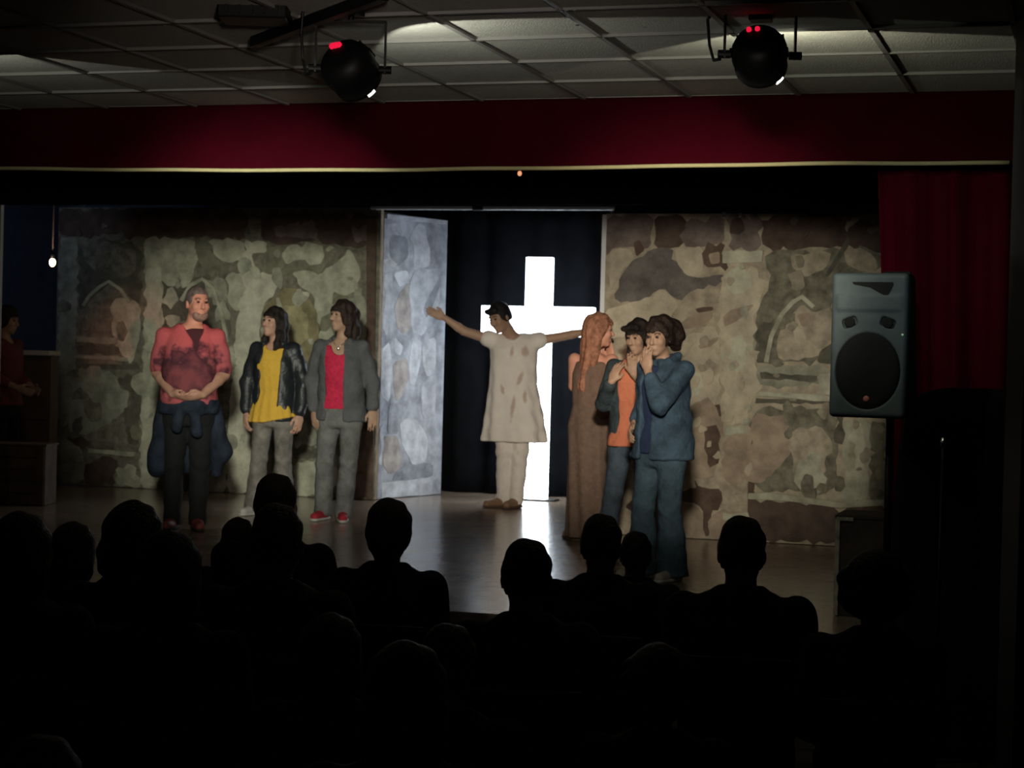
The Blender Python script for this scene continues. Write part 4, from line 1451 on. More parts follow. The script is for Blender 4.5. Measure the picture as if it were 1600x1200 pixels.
# ---- 2: woman in yellow
r = person('woman in a bright yellow top under an open black leather jacket', 424, 806, 1.685, T - 0.22)
J = stand('f', elR=(-0.255, 0.03, 1.13), wrR=(-0.235, -0.04, 0.87), elL=(0.25, 0.03, 1.13), wrL=(0.235, -0.02, 0.86),
          anR=(-0.165, 0.02, 0.085), anL=(0.10, 0.03, 0.085), knR=(-0.115, -0.02, 0.48), knL=(0.10, -0.02, 0.48), hd=(-0.015, -0.02, 1.63))
R = rot(-0.45, -0.08, 0.05)
f, h = body_field(J, FEM, R, False, {'L': dict(n=(-0.5, 0.6, 0), curl=0.4), 'R': dict(n=(0.5, 0.6, 0), curl=0.4)})
sdf_obj('body', f, VX, M_skinB, r)
face_bits(r, h, R)
f = hair_cap(h, R, 0.020, 0.06, -0.08)
for x, y, z, x2, y2, z2, a, b in ((0.075, 0.02, 0.02, 0.095, 0.02, -0.19, 0.032, 0.036), (-0.075, 0.03, 0.02, -0.085, 0.03, -0.18, 0.026, 0.030), (0.04, 0.075, 0.0, 0.05, 0.085, -0.22, 0.05, 0.045), (-0.04, 0.075, 0.0, -0.04, 0.085, -0.22, 0.05, 0.045), (0.085, -0.01, -0.1, 0.088, -0.035, -0.22, 0.028, 0.022), (-0.082, 0.0, -0.1, -0.082, -0.025, -0.2, 0.022, 0.018)):
    f.add(cap(h((x, y, z)), h((x2, y2, z2)), a, b), 0.03)
f.ripple(lambda x, y, z: 0.005 * np.sin(60 * z + 25 * x + 20 * y) + 0.003 * np.sin(90 * x + 70 * y))
sdf_obj('hair', f, 0.007, hair_mat('hair_dark', (0.018, 0.013, 0.011)), r)
f = Field()
f.add(loft([(0.79, 0, -0.005, 0.205, 0.150), (0.90, 0, 0, 0.185, 0.132)] + FEM[2:], 0.010, rnd=0.01, fold=0.028, nf=16), 0.0)
f.sub(ell((0, -0.06, 1.47), (0.075, 0.10, 0.075)), 0.01)
f.cut((0.0, 0, 0.80), (0.22, 0, -1))
sdf_obj('blouse', f, VX, mat('yellow_cotton', (0.74, 0.45, 0.065), 0.85, noise=0.06, bump=0.4, bscale=30, spec=0.15), r)
f = Field()
f.add(loft([(0.80, 0, 0.012, 0.185, 0.135), (0.95, 0, 0.012, 0.165, 0.125)] + [(z, x, y + 0.01, a + 0.006, b) for z, x, y, a, b in FEM[3:]], 0.022, rnd=0.02), 0.0)
for S in 'LR':
    sleeve(f, J, S, 0.012, 1.90)
f.sub(rbox((-0.01, -0.20, 1.10), (0.085, 0.17, 0.42), 0.03, rot(0, 0, 0.06)), 0.012)
f.sub(ell((0, -0.05, 1.51), (0.085, 0.13, 0.06)), 0.01)
f.add(cap((0.085, -0.06, 1.455), (0.055, 0.07, 1.475), 0.022), 0.02)
f.add(cap((-0.085, -0.06, 1.455), (-0.055, 0.07, 1.475), 0.022), 0.02)
f.add(cap((-0.055, 0.07, 1.475), (0.055, 0.07, 1.475), 0.022), 0.02)
f.ripple(folds(0.006))
sdf_obj('jacket', f, VX, mat('black_leather', (0.018, 0.021, 0.026), 0.42, bump=0.3, bscale=45), r)
trousers(r, J, jeans('faded_jeans', (0.19, 0.175, 0.155), 0.45), FEM, 0.99, 0.088, 0.068, 0.092)
shoes(r, J, mat('white_canvas', (0.55, 0.53, 0.50), 0.8), mat('white_rubber', (0.6, 0.58, 0.55), 0.7))

# ---- 3: woman in grey denim
r = person('woman in a grey denim jacket over a red top, wearing red sneakers', 521, 814, 1.735, T - 0.10)
J = stand('f', elR=(-0.215, 0.05, 1.12), wrR=(-0.175, -0.02, 0.88), elL=(0.285, 0.02, 1.13), wrL=(0.305, -0.05, 0.90),
          shL=(0.195, 0.005, 1.40), shR=(-0.14, 0.005, 1.40), hipL=(0.125, 0, 0.88), hipR=(-0.05, 0, 0.88), anL=(0.075, 0.0, 0.085), anR=(-0.10, 0.06, 0.085), knL=(0.115, -0.02, 0.48), knR=(-0.085, 0.0, 0.48), hd=(0.035, -0.015, 1.64), nk=(0.03, 0.01, 1.46))
G3 = [(z, 0.035, y, a, b) for z, x, y, a, b in FEM]
R = rot(-0.75, -0.05)
f, h = body_field(J, G3, R, False, {'L': dict(n=(-0.4, 0.8, 0), curl=0.3), 'R': dict(n=(0.4, 0.6, 0), curl=0.4)})
sdf_obj('body', f, VX, M_skinC, r)
face_bits(r, h, R)
f = hair_cap(h, R, 0.020, 0.055, -0.06)
for x, y, z, x2, y2, z2, a, b in ((0.070, 0.02, 0.04, 0.082, 0.01, -0.13, 0.034, 0.034), (-0.070, 0.03, 0.02, -0.075, 0.03, -0.13, 0.026, 0.028), (0.03, 0.08, 0.02, 0.05, 0.085, -0.15, 0.055, 0.050), (-0.03, 0.075, 0.0, -0.04, 0.085, -0.15, 0.05, 0.045), (0.06, -0.04, 0.085, 0.083, -0.02, -0.05, 0.024, 0.026)):
    f.add(cap(h((x, y, z)), h((x2, y2, z2)), a, b), 0.03)
f.ripple(lambda x, y, z: 0.005 * np.sin(45 * z + 25 * x + 20 * y) + 0.003 * np.sin(90 * x + 70 * y))
sdf_obj('hair', f, 0.007, hair_mat('hair_brown', (0.030, 0.018, 0.014)), r)
f = Field()
f.add(loft([(0.90, 0.035, 0, 0.178, 0.127)] + G3[2:-1], 0.010, rnd=0.015), 0.0)
f.sub(ell((0.03, -0.10, 1.43), (0.080, 0.09, 0.10)), 0.01)
f.cut((0, 0, 1.40), (0, 0.3, 1))
f.ripple(folds(0.004))
sdf_obj('top', f, VX, mat('red_jersey', (0.55, 0.030, 0.075), 0.85, noise=0.18, nscale=40, bump=0.3, bscale=50, spec=0.1), r)
f = Field()
f.add(loft([(0.80, 0.045, 0.015, 0.195, 0.138), (0.95, 0.035, 0.012, 0.170, 0.125)] + [(z, x, y + 0.01, a + 0.012, b) for z, x, y, a, b in G3[3:]], 0.020, rnd=0.02), 0.0)
for S in 'LR':
    sleeve(f, J, S, 0.010, 1.88)
f.sub(rbox((0.0, -0.20, 1.12), (0.072, 0.17, 0.46), 0.03, rot(0, 0, -0.02)), 0.012)
f.sub(ell((0.03, -0.05, 1.51), (0.085, 0.13, 0.06)), 0.01)
f.add(cap((0.11, -0.06, 1.45), (0.085, 0.07, 1.475), 0.020), 0.02)
f.add(cap((-0.05, -0.06, 1.45), (-0.03, 0.07, 1.475), 0.020), 0.02)
f.add(cap((-0.03, 0.07, 1.475), (0.085, 0.07, 1.475), 0.020), 0.02)
f.ripple(folds(0.005))
sdf_obj('jacket', f, VX, jeans('grey_denim', (0.105, 0.108, 0.115), 0.2), r)
trousers(r, J, jeans('grey_jeans', (0.155, 0.155, 0.15), 0.35), G3, 0.99, 0.072, 0.070, 0.095)
shoes(r, J, mat('red_canvas', (0.42, 0.02, 0.035), 0.8, noise=0.2), mat('white_rubber', (0.6, 0.58, 0.55), 0.7))
MB().ball((0.025, -0.112, 1.385), (0.012, 0.006, 0.014)).tube([Vector((0.025, -0.11, 1.39)), Vector((-0.015, -0.085, 1.43)), Vector((-0.03, -0.03, 1.46))], 0.002, 6).tube([Vector((0.025, -0.11, 1.39)), Vector((0.065, -0.085, 1.43)), Vector((0.08, -0.03, 1.46))], 0.002, 6).build('pendant', mat('silver', (0.7, 0.65, 0.55), 0.3, 0.9), r, True)

# ---- 4: man in the white tunic with outstretched arms
r = person('man in a white tunic with outstretched arms and bowed head before the cross', 797, 794, 1.84, T)
J = stand('m', shL=(0.175, 0, 1.42), shR=(-0.185, 0, 1.42), elL=(0.42, 0.0, 1.47), elR=(-0.43, -0.02, 1.49), wrL=(0.64, -0.03, 1.52), wrR=(-0.60, -0.05, 1.60),
          hd=(-0.13, -0.10, 1.61), nk=(-0.02, -0.015, 1.465), anL=(0.045, 0.0, 0.085), anR=(-0.055, 0.03, 0.085), knL=(0.07, -0.03, 0.48), knR=(-0.055, -0.01, 0.48), toeL=(-0.5, -1, 0), toeR=(-1.0, -0.7, 0))
R = rot(-0.75, 0.42, -0.12)
f, h = body_field(J, MALE, R, True, {'L': dict(d=(1, -0.05, 0.25), n=(0, -1, 0.1), t=-1, curl=0.15), 'R': dict(d=(-0.9, -0.1, 0.35), n=(0, -1, 0.1), t=1, curl=0.25)}, arm=0.92)
sdf_obj('body', f, VX, M_skinC, r)
face_bits(r, h, R)
f = hair_cap(h, R, 0.012, 0.06, -0.05)
f.add(cap(h((-0.05, -0.07, 0.085)), h((0.05, -0.07, 0.085)), 0.022), 0.02)
sdf_obj('hair', f, 0.006, hair_mat('hair_black', (0.015, 0.014, 0.016)), r)
M_tun = mat('white_linen', (0.80, 0.74, 0.68), 0.9, noise=0.05, bump=0.3, bscale=25, spec=0.1)


def stains(m):
    nt = m.node_tree
    b = nt.nodes['Principled BSDF']
    tc = nt.nodes.new('ShaderNodeTexCoord')
    src = b.inputs['Base Color'].links[0].from_socket if b.inputs['Base Color'].links else None
    prev = src
    for (cx, cz, sx, sz, rotz) in ((0.055, 1.10, 0.022, 0.075, 0.35), (0.09, 1.33, 0.035, 0.05, 0.0), (-0.02, 1.32, 0.02, 0.06, 0.1), (0.0, 0.86, 0.02, 0.12, 0.1), (-0.09, 1.0, 0.018, 0.05, -0.2), (0.10, 0.95, 0.02, 0.06, 0.0)):
        mp = nt.nodes.new('ShaderNodeMapping')
        mp.vector_type = 'TEXTURE'
        mp.inputs['Location'].default_value = (cx, -0.16, cz)
        mp.inputs['Rotation'].default_value = (0, rotz, 0)
        mp.inputs['Scale'].default_value = (sx, 0.2, sz)
        nt.links.new(tc.outputs['Object'], mp.inputs['Vector'])
        ln = nt.nodes.new('ShaderNodeVectorMath')
        ln.operation = 'LENGTH'
        nt.links.new(mp.outputs['Vector'], ln.inputs[0])
        no = nt.nodes.new('ShaderNodeTexNoise')
        no.inputs['Scale'].default_value = 28
        nt.links.new(tc.outputs['Object'], no.inputs['Vector'])
        ad = nt.nodes.new('ShaderNodeMath')
        ad.operation = 'ADD'
        nt.links.new(ln.outputs['Value'], ad.inputs[0])
        nt.links.new(no.outputs['Fac'], ad.inputs[1])
        mr = nt.nodes.new('ShaderNodeMapRange')
        mr.inputs['From Min'].default_value = 1.0
        mr.inputs['From Max'].default_value = 1.6
        mr.inputs['To Min'].default_value = 0.5
        mr.inputs['To Max'].default_value = 0.0
        nt.links.new(ad.outputs[0], mr.inputs['Value'])
        mx = nt.nodes.new('ShaderNodeMix')
        mx.data_type = 'RGBA'
        nt.links.new(mr.outputs['Result'], mx.inputs['Factor'])
        if prev is None:
            mx.inputs['A'].default_value = b.inputs['Base Color'].default_value
        else:
            nt.links.new(prev, mx.inputs['A'])
        mx.inputs['B'].default_value = (0.32, 0.16, 0.08, 1)
        prev = mx.outputs['Result']
    nt.links.new(prev, b.inputs['Base Color'])


stains(M_tun)
f = Field()
f.add(loft([(0.565, 0.02, 0, 0.268, 0.175), (0.80, 0.015, 0, 0.232, 0.155), (1.05, 0.0, 0, 0.190, 0.128), (1.22, 0, 0, 0.185, 0.125), (1.34, 0, 0, 0.190, 0.122), (1.43, 0, 0, 0.170, 0.095), (1.485, 0, 0.005, 0.10, 0.07)], 0.012, rnd=0.012, fold=0.045, nf=10), 0.0)
for S in 'LR':
    f.add(cap(J['sh' + S], J['sh' + S] * 0.85 + J['el' + S] * 0.15, 0.072), 0.03)
f.sub(ell((-0.02, -0.06, 1.50), (0.075, 0.09, 0.075)), 0.01)
f.ripple(folds(0.004))
sdf_obj('tunic', f, VX, M_tun, r)
trousers(r, J, mat('white_cotton', (0.76, 0.70, 0.64), 0.9, noise=0.08, bump=0.4, bscale=30), MALE, 1.0, 0.062, 0.074, 0.095)
shoes(r, J, mat('tan_leather', (0.26, 0.15, 0.09), 0.7, noise=0.2), mat('brown_sole', (0.10, 0.06, 0.04), 0.8))

# ---- 5: woman in the long taupe dress, seen from behind
r = person('long-haired woman in a floor-length taupe dress, seen from behind beside the cross', 920, 846, 1.655, T + 2.62)
J = stand('f', elL=(0.195, -0.05, 1.20), wrL=(0.09, -0.20, 1.42), elR=(-0.215, -0.09, 1.20), wrR=(-0.05, -0.20, 1.42), anL=(0.12, 0.02, 0.085), anR=(-0.06, 0.0, 0.085), hd=(-0.035, -0.025, 1.635),
          toeL=(0.75, -0.6, 0), toeR=(-0.4, -1, 0))
R = rot(-0.95, 0.05)
f, h = body_field(J, FEM, R, False, {'L': dict(d=(-0.45, -0.1, 1), n=(-0.4, 0.7, 0), t=1, curl=0.35), 'R': dict(d=(0.2, -0.1, 1), n=(0.2, 0.9, 0), t=-1, curl=0.35)})
sdf_obj('body', f, VX, skin('skin_warm', (0.60, 0.31, 0.22)), r)
face_bits(r, h, R, mat('brow_light', (0.2, 0.1, 0.06), 0.9))
f = hair_cap(h, R, 0.022, 0.06, -0.08)
for x, y, z, x2, y2, z2, a, b in ((0.0, 0.06, 0.03, 0.02, 0.115, -0.44, 0.075, 0.040), (0.05, 0.05, 0.0, 0.06, 0.10, -0.42, 0.055, 0.035), (-0.05, 0.055, 0.0, -0.03, 0.11, -0.46, 0.055, 0.03), (0.08, 0.0, 0.02, 0.10, 0.06, -0.30, 0.032, 0.03), (-0.078, 0.02, 0.02, -0.08, 0.05, -0.25, 0.030, 0.03)):
    q = rot(0.55)
    a0, b0 = h((x, y, z)), h((x, y, z)) + q @ (h((x2, y2, z2)) - h((x, y, z)))
    f.add(cap(a0, b0, a, b), 0.03)
f.ripple(lambda x, y, z: 0.004 * np.sin(25 * z + 70 * x + 60 * y) + 0.003 * np.sin(110 * x - 80 * y))
sdf_obj('hair', f, 0.007, hair_mat('hair_strawberry', (0.33, 0.155, 0.095)), r)
f = Field()
f.add(loft([(0.035, -0.01, 0, 0.172, 0.155), (0.30, -0.005, 0, 0.166, 0.150), (0.70, 0, 0, 0.170, 0.145), (0.90, 0, 0, 0.182, 0.140), (1.05, 0, 0, 0.145, 0.112), (1.20, 0, -0.005, 0.155, 0.120), (1.30, 0, -0.005, 0.155, 0.118), (1.395, 0, 0, 0.125, 0.085)], 0.012, rnd=0.01, fold=0.075, nf=9, ph=1.0), 0.0)
f.sub(ell((0, -0.05, 1.46), (0.09, 0.13, 0.10)), 0.01)
f.sub(ell((0, 0.10, 1.44), (0.07, 0.08, 0.08)), 0.01)
sdf_obj('dress', f, VX, mat('taupe_jersey', (0.165, 0.112, 0.085), 0.9, noise=0.15, nscale=20, bump=0.3, bscale=40, spec=0.1), r)
shoes(r, J, mat('tan_sandal', (0.50, 0.27, 0.17), 0.6), mat('brown_sole', (0.10, 0.06, 0.04), 0.8), 0.15)

# ---- 6: woman in the orange top
r = person('woman in an orange top and open dark denim jacket standing behind two others', 985, 874, 1.60, T - 0.35)
J = stand('f', elR=(-0.225, -0.04, 1.14), wrR=(-0.12, -0.20, 1.30), elL=(0.22, -0.02, 1.14), wrL=(0.05, -0.22, 1.36), anR=(-0.19, -0.10, 0.085), anL=(0.12, 0.05, 0.085), knR=(-0.12, -0.08, 0.48), knL=(0.10, -0.02, 0.48), hd=(0.03, -0.05, 1.625), nk=(0.02, 0.0, 1.46))
R = rot(-0.35, 0.22)
f, h = body_field(J, FEM, R, False, {'R': dict(d=(0.35, 0.1, 1), n=(0.3, 0.9, 0), t=-1, curl=0.35), 'L': dict(d=(-0.15, 0.1, 1), n=(-0.2, 0.9, 0), t=1, curl=0.3)})
sdf_obj('body', f, VX, M_skinC, r)
face_bits(r, h, R)
f = hair_cap(h, R, 0.020, 0.045, -0.06)
f.add(cap(h((-0.055, -0.09, 0.088)), h((0.055, -0.09, 0.088)), 0.022), 0.03)
for s in (-1, 1):
    f.add(cap(h((0.075 * s, 0.01, 0.03)), h((0.082 * s, -0.01, -0.11)), 0.028, 0.026), 0.03)
f.ripple(lambda x, y, z: 0.005 * np.sin(60 * z + 40 * x + 30 * y))
sdf_obj('hair', f, 0.007, hair_mat('hair_dark', (0.018, 0.013, 0.011)), r)
f = Field()
f.add(loft([(0.83, 0, 0, 0.185, 0.14), (0.90, 0, 0, 0.178, 0.13)] + FEM[2:], 0.012, rnd=0.012, fold=0.01, nf=12), 0.0)
f.sub(ell((0, -0.06, 1.48), (0.07, 0.10, 0.06)), 0.01)
f.ripple(folds(0.004))
sdf_obj('top', f, VX, mat('orange_cotton', (0.58, 0.19, 0.105), 0.85, noise=0.08, bump=0.4, bscale=30, spec=0.1), r)
f = Field()
f.add(loft([(0.82, 0, 0.015, 0.182, 0.135), (0.95, 0, 0.012, 0.165, 0.125)] + [(z, x, y + 0.01, a + 0.004, b) for z, x, y, a, b in FEM[3:]], 0.022, rnd=0.02), 0.0)
for S in 'LR':
    sleeve(f, J, S, 0.010, 1.82)
f.sub(rbox((-0.01, -0.20, 1.10), (0.075, 0.17, 0.50), 0.03), 0.012)
f.sub(ell((0, -0.05, 1.51), (0.085, 0.13, 0.06)), 0.01)
f.ripple(folds(0.005))
sdf_obj('jacket', f, VX, jeans('dark_denim', (0.040, 0.055, 0.062), 0.3), r)
trousers(r, J, jeans('blue_jeans', (0.060, 0.080, 0.105), 0.35), FEM, 0.99, 0.075, 0.068, 0.092)
shoes(r, J, mat('dark_leather', (0.05, 0.04, 0.035), 0.6), mat('dark_sole', (0.03, 0.025, 0.022), 0.8))

# ---- 7: woman in blue denim, hand to her face
r = person('woman in a blue denim jacket and flared jeans with one hand at her face', 1029, 906, 1.60, T - 0.80)
J = stand('f', shL=(0.165, 0.02, 1.40), elL=(0.17, -0.23, 1.17), wrL=(0.015, -0.185, 1.395), elR=(-0.235, 0.08, 1.16), wrR=(-0.17, -0.10, 1.02), anL=(0.105, 0.02, 0.085), anR=(-0.12, -0.04, 0.085), hd=(0.0, -0.065, 1.615), nk=(0, 0.0, 1.46), knR=(-0.11, -0.05, 0.48), knL=(0.095, -0.02, 0.48))
R = rot(0.25, 0.20)
f, h = body_field(J, FEM, R, False, {'L': dict(d=(-0.1, 0.05, 1), n=(-0.25, 0.9, 0), t=1, curl=0.3), 'R': dict(n=(0.5, 0.6, 0), curl=0.5)})
sdf_obj('body', f, VX, M_skinC, r)
face_bits(r, h, R)
f = hair_cap(h, R, 0.020, 0.055, -0.06)
f.add(ell(h((0.03, 0.155, 0.0)), (0.075, 0.085, 0.100), R), 0.03)
f.add(cap(h((0.0, 0.10, 0.08)), h((0.02, 0.15, 0.04)), 0.05), 0.03)
f.add(cap(h((0.03, 0.17, -0.02)), h((0.03, 0.18, -0.10)), 0.06, 0.035), 0.03)
f.ripple(lambda x, y, z: 0.006 * np.sin(60 * z + 45 * x + 40 * y) + 0.003 * np.sin(110 * x - 80 * y))
sdf_obj('hair', f, 0.007, hair_mat('hair_brown', (0.030, 0.018, 0.014)), r)
f = Field()
f.add(loft([(0.84, 0, 0, 0.183, 0.134), (0.92, 0, 0, 0.176, 0.128)] + FEM[2:], 0.012, rnd=0.012), 0.0)
f.sub(ell((0, -0.06, 1.48), (0.07, 0.10, 0.06)), 0.01)
sdf_obj('top', f, VX, mat('navy_cotton', (0.02, 0.035, 0.09), 0.85, bump=0.3, bscale=30), r)
f = Field()
f.add(loft([(0.80, 0, 0.015, 0.200, 0.155), (0.95, 0, 0.015, 0.185, 0.145)] + [(z, x, y + 0.012, a + 0.012, b + 0.012) for z, x, y, a, b in FEM[3:]], 0.022, rnd=0.025), 0.0)
for S in 'LR':
    sleeve(f, J, S, 0.014, 1.70)
f.sub(rbox((-0.03, -0.22, 1.08), (0.05, 0.15, 0.50), 0.03), 0.012)
f.add(cap((0.075, -0.05, 1.46), (0.05, 0.075, 1.485), 0.024), 0.02)
f.add(cap((-0.05, 0.075, 1.485), (0.05, 0.075, 1.485), 0.024), 0.02)
f.ripple(folds(0.006))
sdf_obj('jacket', f, VX, jeans('blue_denim', (0.055, 0.092, 0.135), 0.35), r)
trousers(r, J, jeans('flared_jeans', (0.055, 0.088, 0.115), 0.35), FEM, 0.99, 0.105, 0.074, 0.102)
shoes(r, J, mat('cream_shoe', (0.50, 0.45, 0.36), 0.7), mat('white_rubber', (0.6, 0.58, 0.55), 0.7))

# ---- figure half hidden in the left wing
r = person('person in a dark reddish top waiting in the left wing, cut by the frame edge', 4, 777, 1.66, T + 1.2, group=None)
J = stand('f', wrL=(0.12, -0.22, 1.02), wrR=(-0.12, -0.22, 1.02))
R = rot(0.1, 0.15)
f, h = body_field(J, FEM, R, False)
sdf_obj('body', f, 0.009, M_skinC, r)
face_bits(r, h, R)
sdf_obj('hair', hair_cap(h, R, 0.022, 0.055, -0.08), 0.008, hair_mat('hair_dark', (0.018, 0.013, 0.011)), r)
f = Field()
f.add(loft([(0.85, 0, 0, 0.18, 0.13)] + FEM[2:], 0.014, rnd=0.012), 0.0)
for S in 'LR':
    sleeve(f, J, S, 0.012, 1.6)
f.sub(ell((0, -0.06, 1.48), (0.07, 0.10, 0.06)), 0.01)
sdf_obj('sweater', f, 0.009, mat('dull_red_wool', (0.16, 0.035, 0.03), 0.9, noise=0.2), r)
trousers(r, J, jeans('black_jeans', (0.02, 0.02, 0.022)), FEM, 0.99, vox=0.010)
shoes(r, J, mat('dark_leather', (0.05, 0.04, 0.035), 0.6), mat('dark_sole', (0.03, 0.025, 0.022), 0.8))

# ================================================================== AUDIENCE
M_chair = mat('chair_plastic', (0.015, 0.015, 0.017), 0.6)
M_tube = mat('chair_tube', (0.03, 0.03, 0.032), 0.4, 0.6)
chair0 = None


def audience_chair(loc, rz, s, label):
    """facing +y in local space when rz = 0"""
    global chair0
    if chair0 is None:
        root = empty('audience_chair', (0, 0, 0))
        MB().box((0, 0, 0.392), (0.20, 0.20, 0.013), bevel=0.010).build('seat', M_chair, root)
        b = MB().box((0, -0.215, 0.70), (0.19, 0.010, 0.14), Matrix.Rotation(0.12, 3, 'X'), bevel=0.008)
        b.build('backrest', M_chair, root)
        for x in (-0.18, 0.18):
            MB().cyl((x, 0.17, 0.001), (x, 0.15, 0.382), 0.011, n=8).build('leg', M_tube, root)
            MB().cyl((x, -0.20, 0.001), (x, -0.19, 0.44), 0.011, n=8).cyl((x, -0.19, 0.44), (x, -0.225, 0.80), 0.011, n=8).build('leg', M_tube, root)
        MB().cyl((-0.18, 0.0, 0.372), (0.18, 0.0, 0.372), 0.008, n=8).build('crossbar', M_tube, root)
        chair0 = root
        r = root
    else:
        r = chair0.copy()
        COL.objects.link(r)
        for ch in list(chair0.children):
            c = ch.copy()
            COL.objects.link(c)
            c.parent = r
    r.location = loc
    r.rotation_euler = (0, 0, rz)
    r.scale = (s, s, s)
    tag(r, label, 'chair', 'audience chairs')


SEAT = [(0.42, 0, 0, 0.19, 0.135), (0.52, 0, 0, 0.185, 0.135), (0.68, 0, -0.01, 0.165, 0.115), (0.84, 0, 0, 0.185, 0.122), (0.93, 0, 0, 0.185, 0.110), (0.99, 0, 0, 0.155, 0.085), (1.04, 0, 0, 0.085, 0.065)]
BLK = {
    'black': mat('coat_black', (0.010, 0.010, 0.011), 0.9, noise=0.2), 'grey': mat('coat_grey', (0.022, 0.022, 0.024), 0.9, noise=0.2),
    'brown': mat('coat_brown', (0.018, 0.014, 0.012), 0.9, noise=0.2)}
HA = {'dark': hair_mat('hair_dark', (0.018, 0.013, 0.011)), 'brown': hair_mat('hair_brown', (0.030, 0.018, 0.014)), 'grey': hair_mat('hair_silver', (0.10, 0.10, 0.10)), 'bald': hair_mat('hair_dark', (0.018, 0.013, 0.011))}
CHAIR_LABEL = 'dark chair with an empty-looking back'


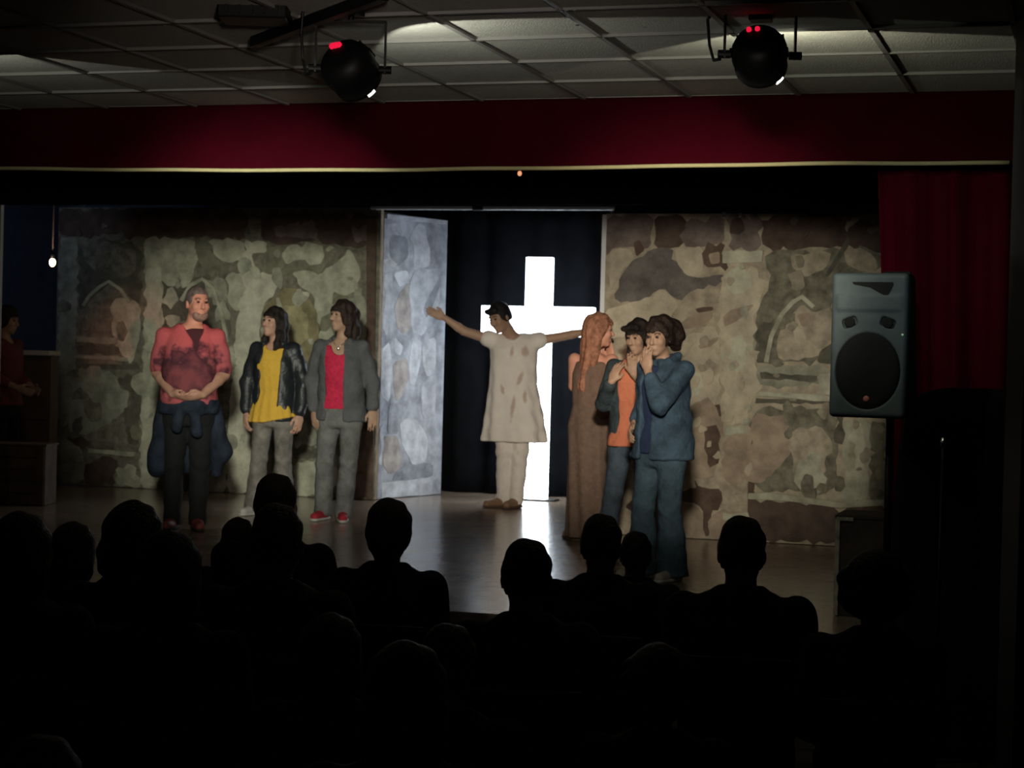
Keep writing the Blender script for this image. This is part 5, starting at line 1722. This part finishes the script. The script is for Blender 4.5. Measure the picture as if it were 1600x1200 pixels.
def spectator(px, ptop, d, style, colr, label, yaw=0.0, wide=1.0, coat='black', tilt=0.0):
    top = pt(px, ptop, d)
    Htop = {'short': 1.285, 'bushy': 1.31, 'bob': 1.30, 'tied': 1.295, 'curly': 1.315}[style]
    s = top[2] / Htop
    # person local frame: facing -y; turned to face the stage
    rz = math.pi + T - 0.12 + yaw
    r = empty('person', (top[0], top[1], 0), rz, s)
    tag(r, label, 'person', 'seated audience')
    w = 0.185 * wide
    S_ = [(z, x, y, a * (wide if z > 0.7 else 1), b) for z, x, y, a, b in SEAT]
    J = dict(shL=V(w, 0.0, 0.965), shR=V(-w, 0.0, 0.965), elL=V(w + 0.025, -0.06, 0.70), elR=V(-w - 0.025, -0.06, 0.70), wrL=V(0.10, -0.25, 0.60), wrR=V(-0.10, -0.25, 0.60),
             hipL=V(0.095, -0.02, 0.51), hipR=V(-0.095, -0.02, 0.51), knL=V(0.11, -0.44, 0.50), knR=V(-0.11, -0.44, 0.50), anL=V(0.11, -0.42, 0.085), anR=V(-0.11, -0.42, 0.085),
             nk=V(0, 0.0, 1.02), hd=V(0, -0.03, 1.165), toeL=V(0.1, -1, 0), toeR=V(-0.1, -1, 0))
    R = rot(0.0, 0.02, tilt)
    f, h = body_field(J, S_, R, style == 'short', {'L': dict(n=(-0.3, 0, -1), curl=0.3), 'R': dict(n=(0.3, 0, -1), curl=0.3)})
    sdf_obj('body', f, 0.011, M_skinC, r)
    if style == 'short':
        f = hair_cap(h, R, 0.010, 0.06, -0.05)
    elif style == 'bushy':
        f = hair_cap(h, R, 0.035, 0.06, -0.10)
        f.add(ell(h((0, 0.05, -0.06)), (0.115, 0.085, 0.10), R), 0.04)
    elif style == 'bob':
        f = hair_cap(h, R, 0.024, 0.06, -0.13)
        f.add(ell(h((0, 0.045, -0.07)), (0.105, 0.075, 0.10), R), 0.04)
    elif style == 'tied':
        f = hair_cap(h, R, 0.018, 0.06, -0.08)
        f.add(cap(h((0, 0.09, -0.02)), h((0, 0.11, -0.15)), 0.05, 0.035), 0.03)
    else:
        f = hair_cap(h, R, 0.035, 0.06, -0.10)
        for k in range(70):
            a, b = RNG.uniform(0, math.pi), RNG.uniform(-0.6, 1.4)
            f.add(ell(h((0.112 * math.cos(a) * math.cos(b), 0.02 + 0.112 * math.sin(a) * math.cos(b), 0.02 + 0.108 * math.sin(b))), (RNG.uniform(0.018, 0.028),) * 3), 0.012)
    f.ripple(lambda x, y, z: 0.003 * np.sin(80 * z + 55 * x + 30 * y))
    sdf_obj('hair', f, 0.009, HA[colr], r)
    f = Field()
    f.add(loft(S_, 0.016, rnd=0.02), 0.0)
    for S in 'LR':
        sleeve(f, J, S, 0.014, 1.85)
    f.add(cap((-0.06, 0.03, 1.025), (0.06, 0.03, 1.025), 0.035), 0.03)
    f.sub(ell((0, -0.07, 1.06), (0.07, 0.09, 0.06)), 0.01)
    f.ripple(folds(0.005))
    sdf_obj('jacket', f, 0.011, BLK[coat], r)
    f = Field()
    f.add(loft([(0.435, 0, 0, 0.19, 0.135), (0.56, 0, 0, 0.185, 0.132)], 0.012, rnd=0.03), 0.0)
    for S in 'LR':
        f.add(cap(J['hip' + S], J['kn' + S], 0.088, 0.066), 0.03)
        f.add(cap(J['kn' + S], J['an' + S], 0.066, 0.055), 0.02)
    f.cut((0, 0, 0.05), (0, 0, -1))
    sdf_obj('trousers', f, 0.012, mat('dark_trousers', (0.012, 0.012, 0.014), 0.9), r)
    for S in 'LR':
        t = unit(J['toe' + S])
        a = J['an' + S] * V(1, 1, 0)
        f = Field()
        f.add(cap(a - t * 0.04 + V(0, 0, 0.045), a + t * 0.16 + V(0, 0, 0.036), 0.044, 0.034), 0.0)
        f.cut((0, 0, 0.003), (0, 0, -1))
        sdf_obj('shoe', f, 0.010, mat('dark_leather', (0.05, 0.04, 0.035), 0.6), r)
    audience_chair((top[0], top[1], 0), rz + math.pi, s, 'dark chair carrying the ' + label.replace('seated ', ''))


for a in (
    (30, 806, 5.6, 'bob', 'dark', 'seated spectator with bobbed hair cut off by the left edge'),
    (112, 820, 7.2, 'bushy', 'dark', 'seated spectator with round bushy hair, second from the left edge'),
    (206, 788, 6.3, 'bushy', 'dark', 'seated spectator with bushy dark hair below the man in pink'),
    (262, 836, 5.2, 'bob', 'dark', 'seated spectator with bobbed hair just right of the bushy-haired one'),
    (430, 745, 7.3, 'short', 'dark', 'tall short-haired spectator seated in front of the woman in yellow'),
    (432, 793, 5.9, 'short', 'grey', 'grey-haired spectator seated right behind the tall short-haired one', 0.0, 1.05),
    (372, 812, 8.3, 'bob', 'dark', 'small spectator with bobbed hair left of the grey-haired one'),
    (608, 783, 6.9, 'tied', 'dark', 'spectator with tied-back hair seated alone before the door leaf', 0.0, 0.95),
    (824, 848, 5.7, 'short', 'dark', 'round-headed short-haired spectator seated below the lit cross', 0.1),
    (940, 808, 6.9, 'short', 'dark', 'spectator with cropped hair seated below the woman in the dress'),
    (994, 834, 7.9, 'short', 'dark', 'small short-haired spectator seated right of the cropped-haired spectator'),
    (1160, 812, 6.25, 'short', 'dark', 'broad-shouldered short-haired spectator seated alone at the right', -0.05, 1.08),
    (1370, 862, 5.8, 'curly', 'dark', 'curly-haired spectator seated at the far right by the stage block'),
    (700, 982, 4.6, 'short', 'grey', 'grey-haired spectator seated near the camera, left of the middle'),
    (634, 1012, 3.8, 'bob', 'brown', 'bob-haired spectator nearest the camera, before the grey-haired one'),
    (1030, 1010, 4.7, 'curly', 'brown', 'curly-haired spectator seated near the camera, right of the middle'),
    (515, 965, 5.0, 'bushy', 'dark', 'bushy-haired spectator in the dark below the woman in grey denim'),
    (60, 1160, 3.2, 'short', 'grey', 'silver-haired spectator at the lower left corner nearest the camera'),
):
    spectator(*a)
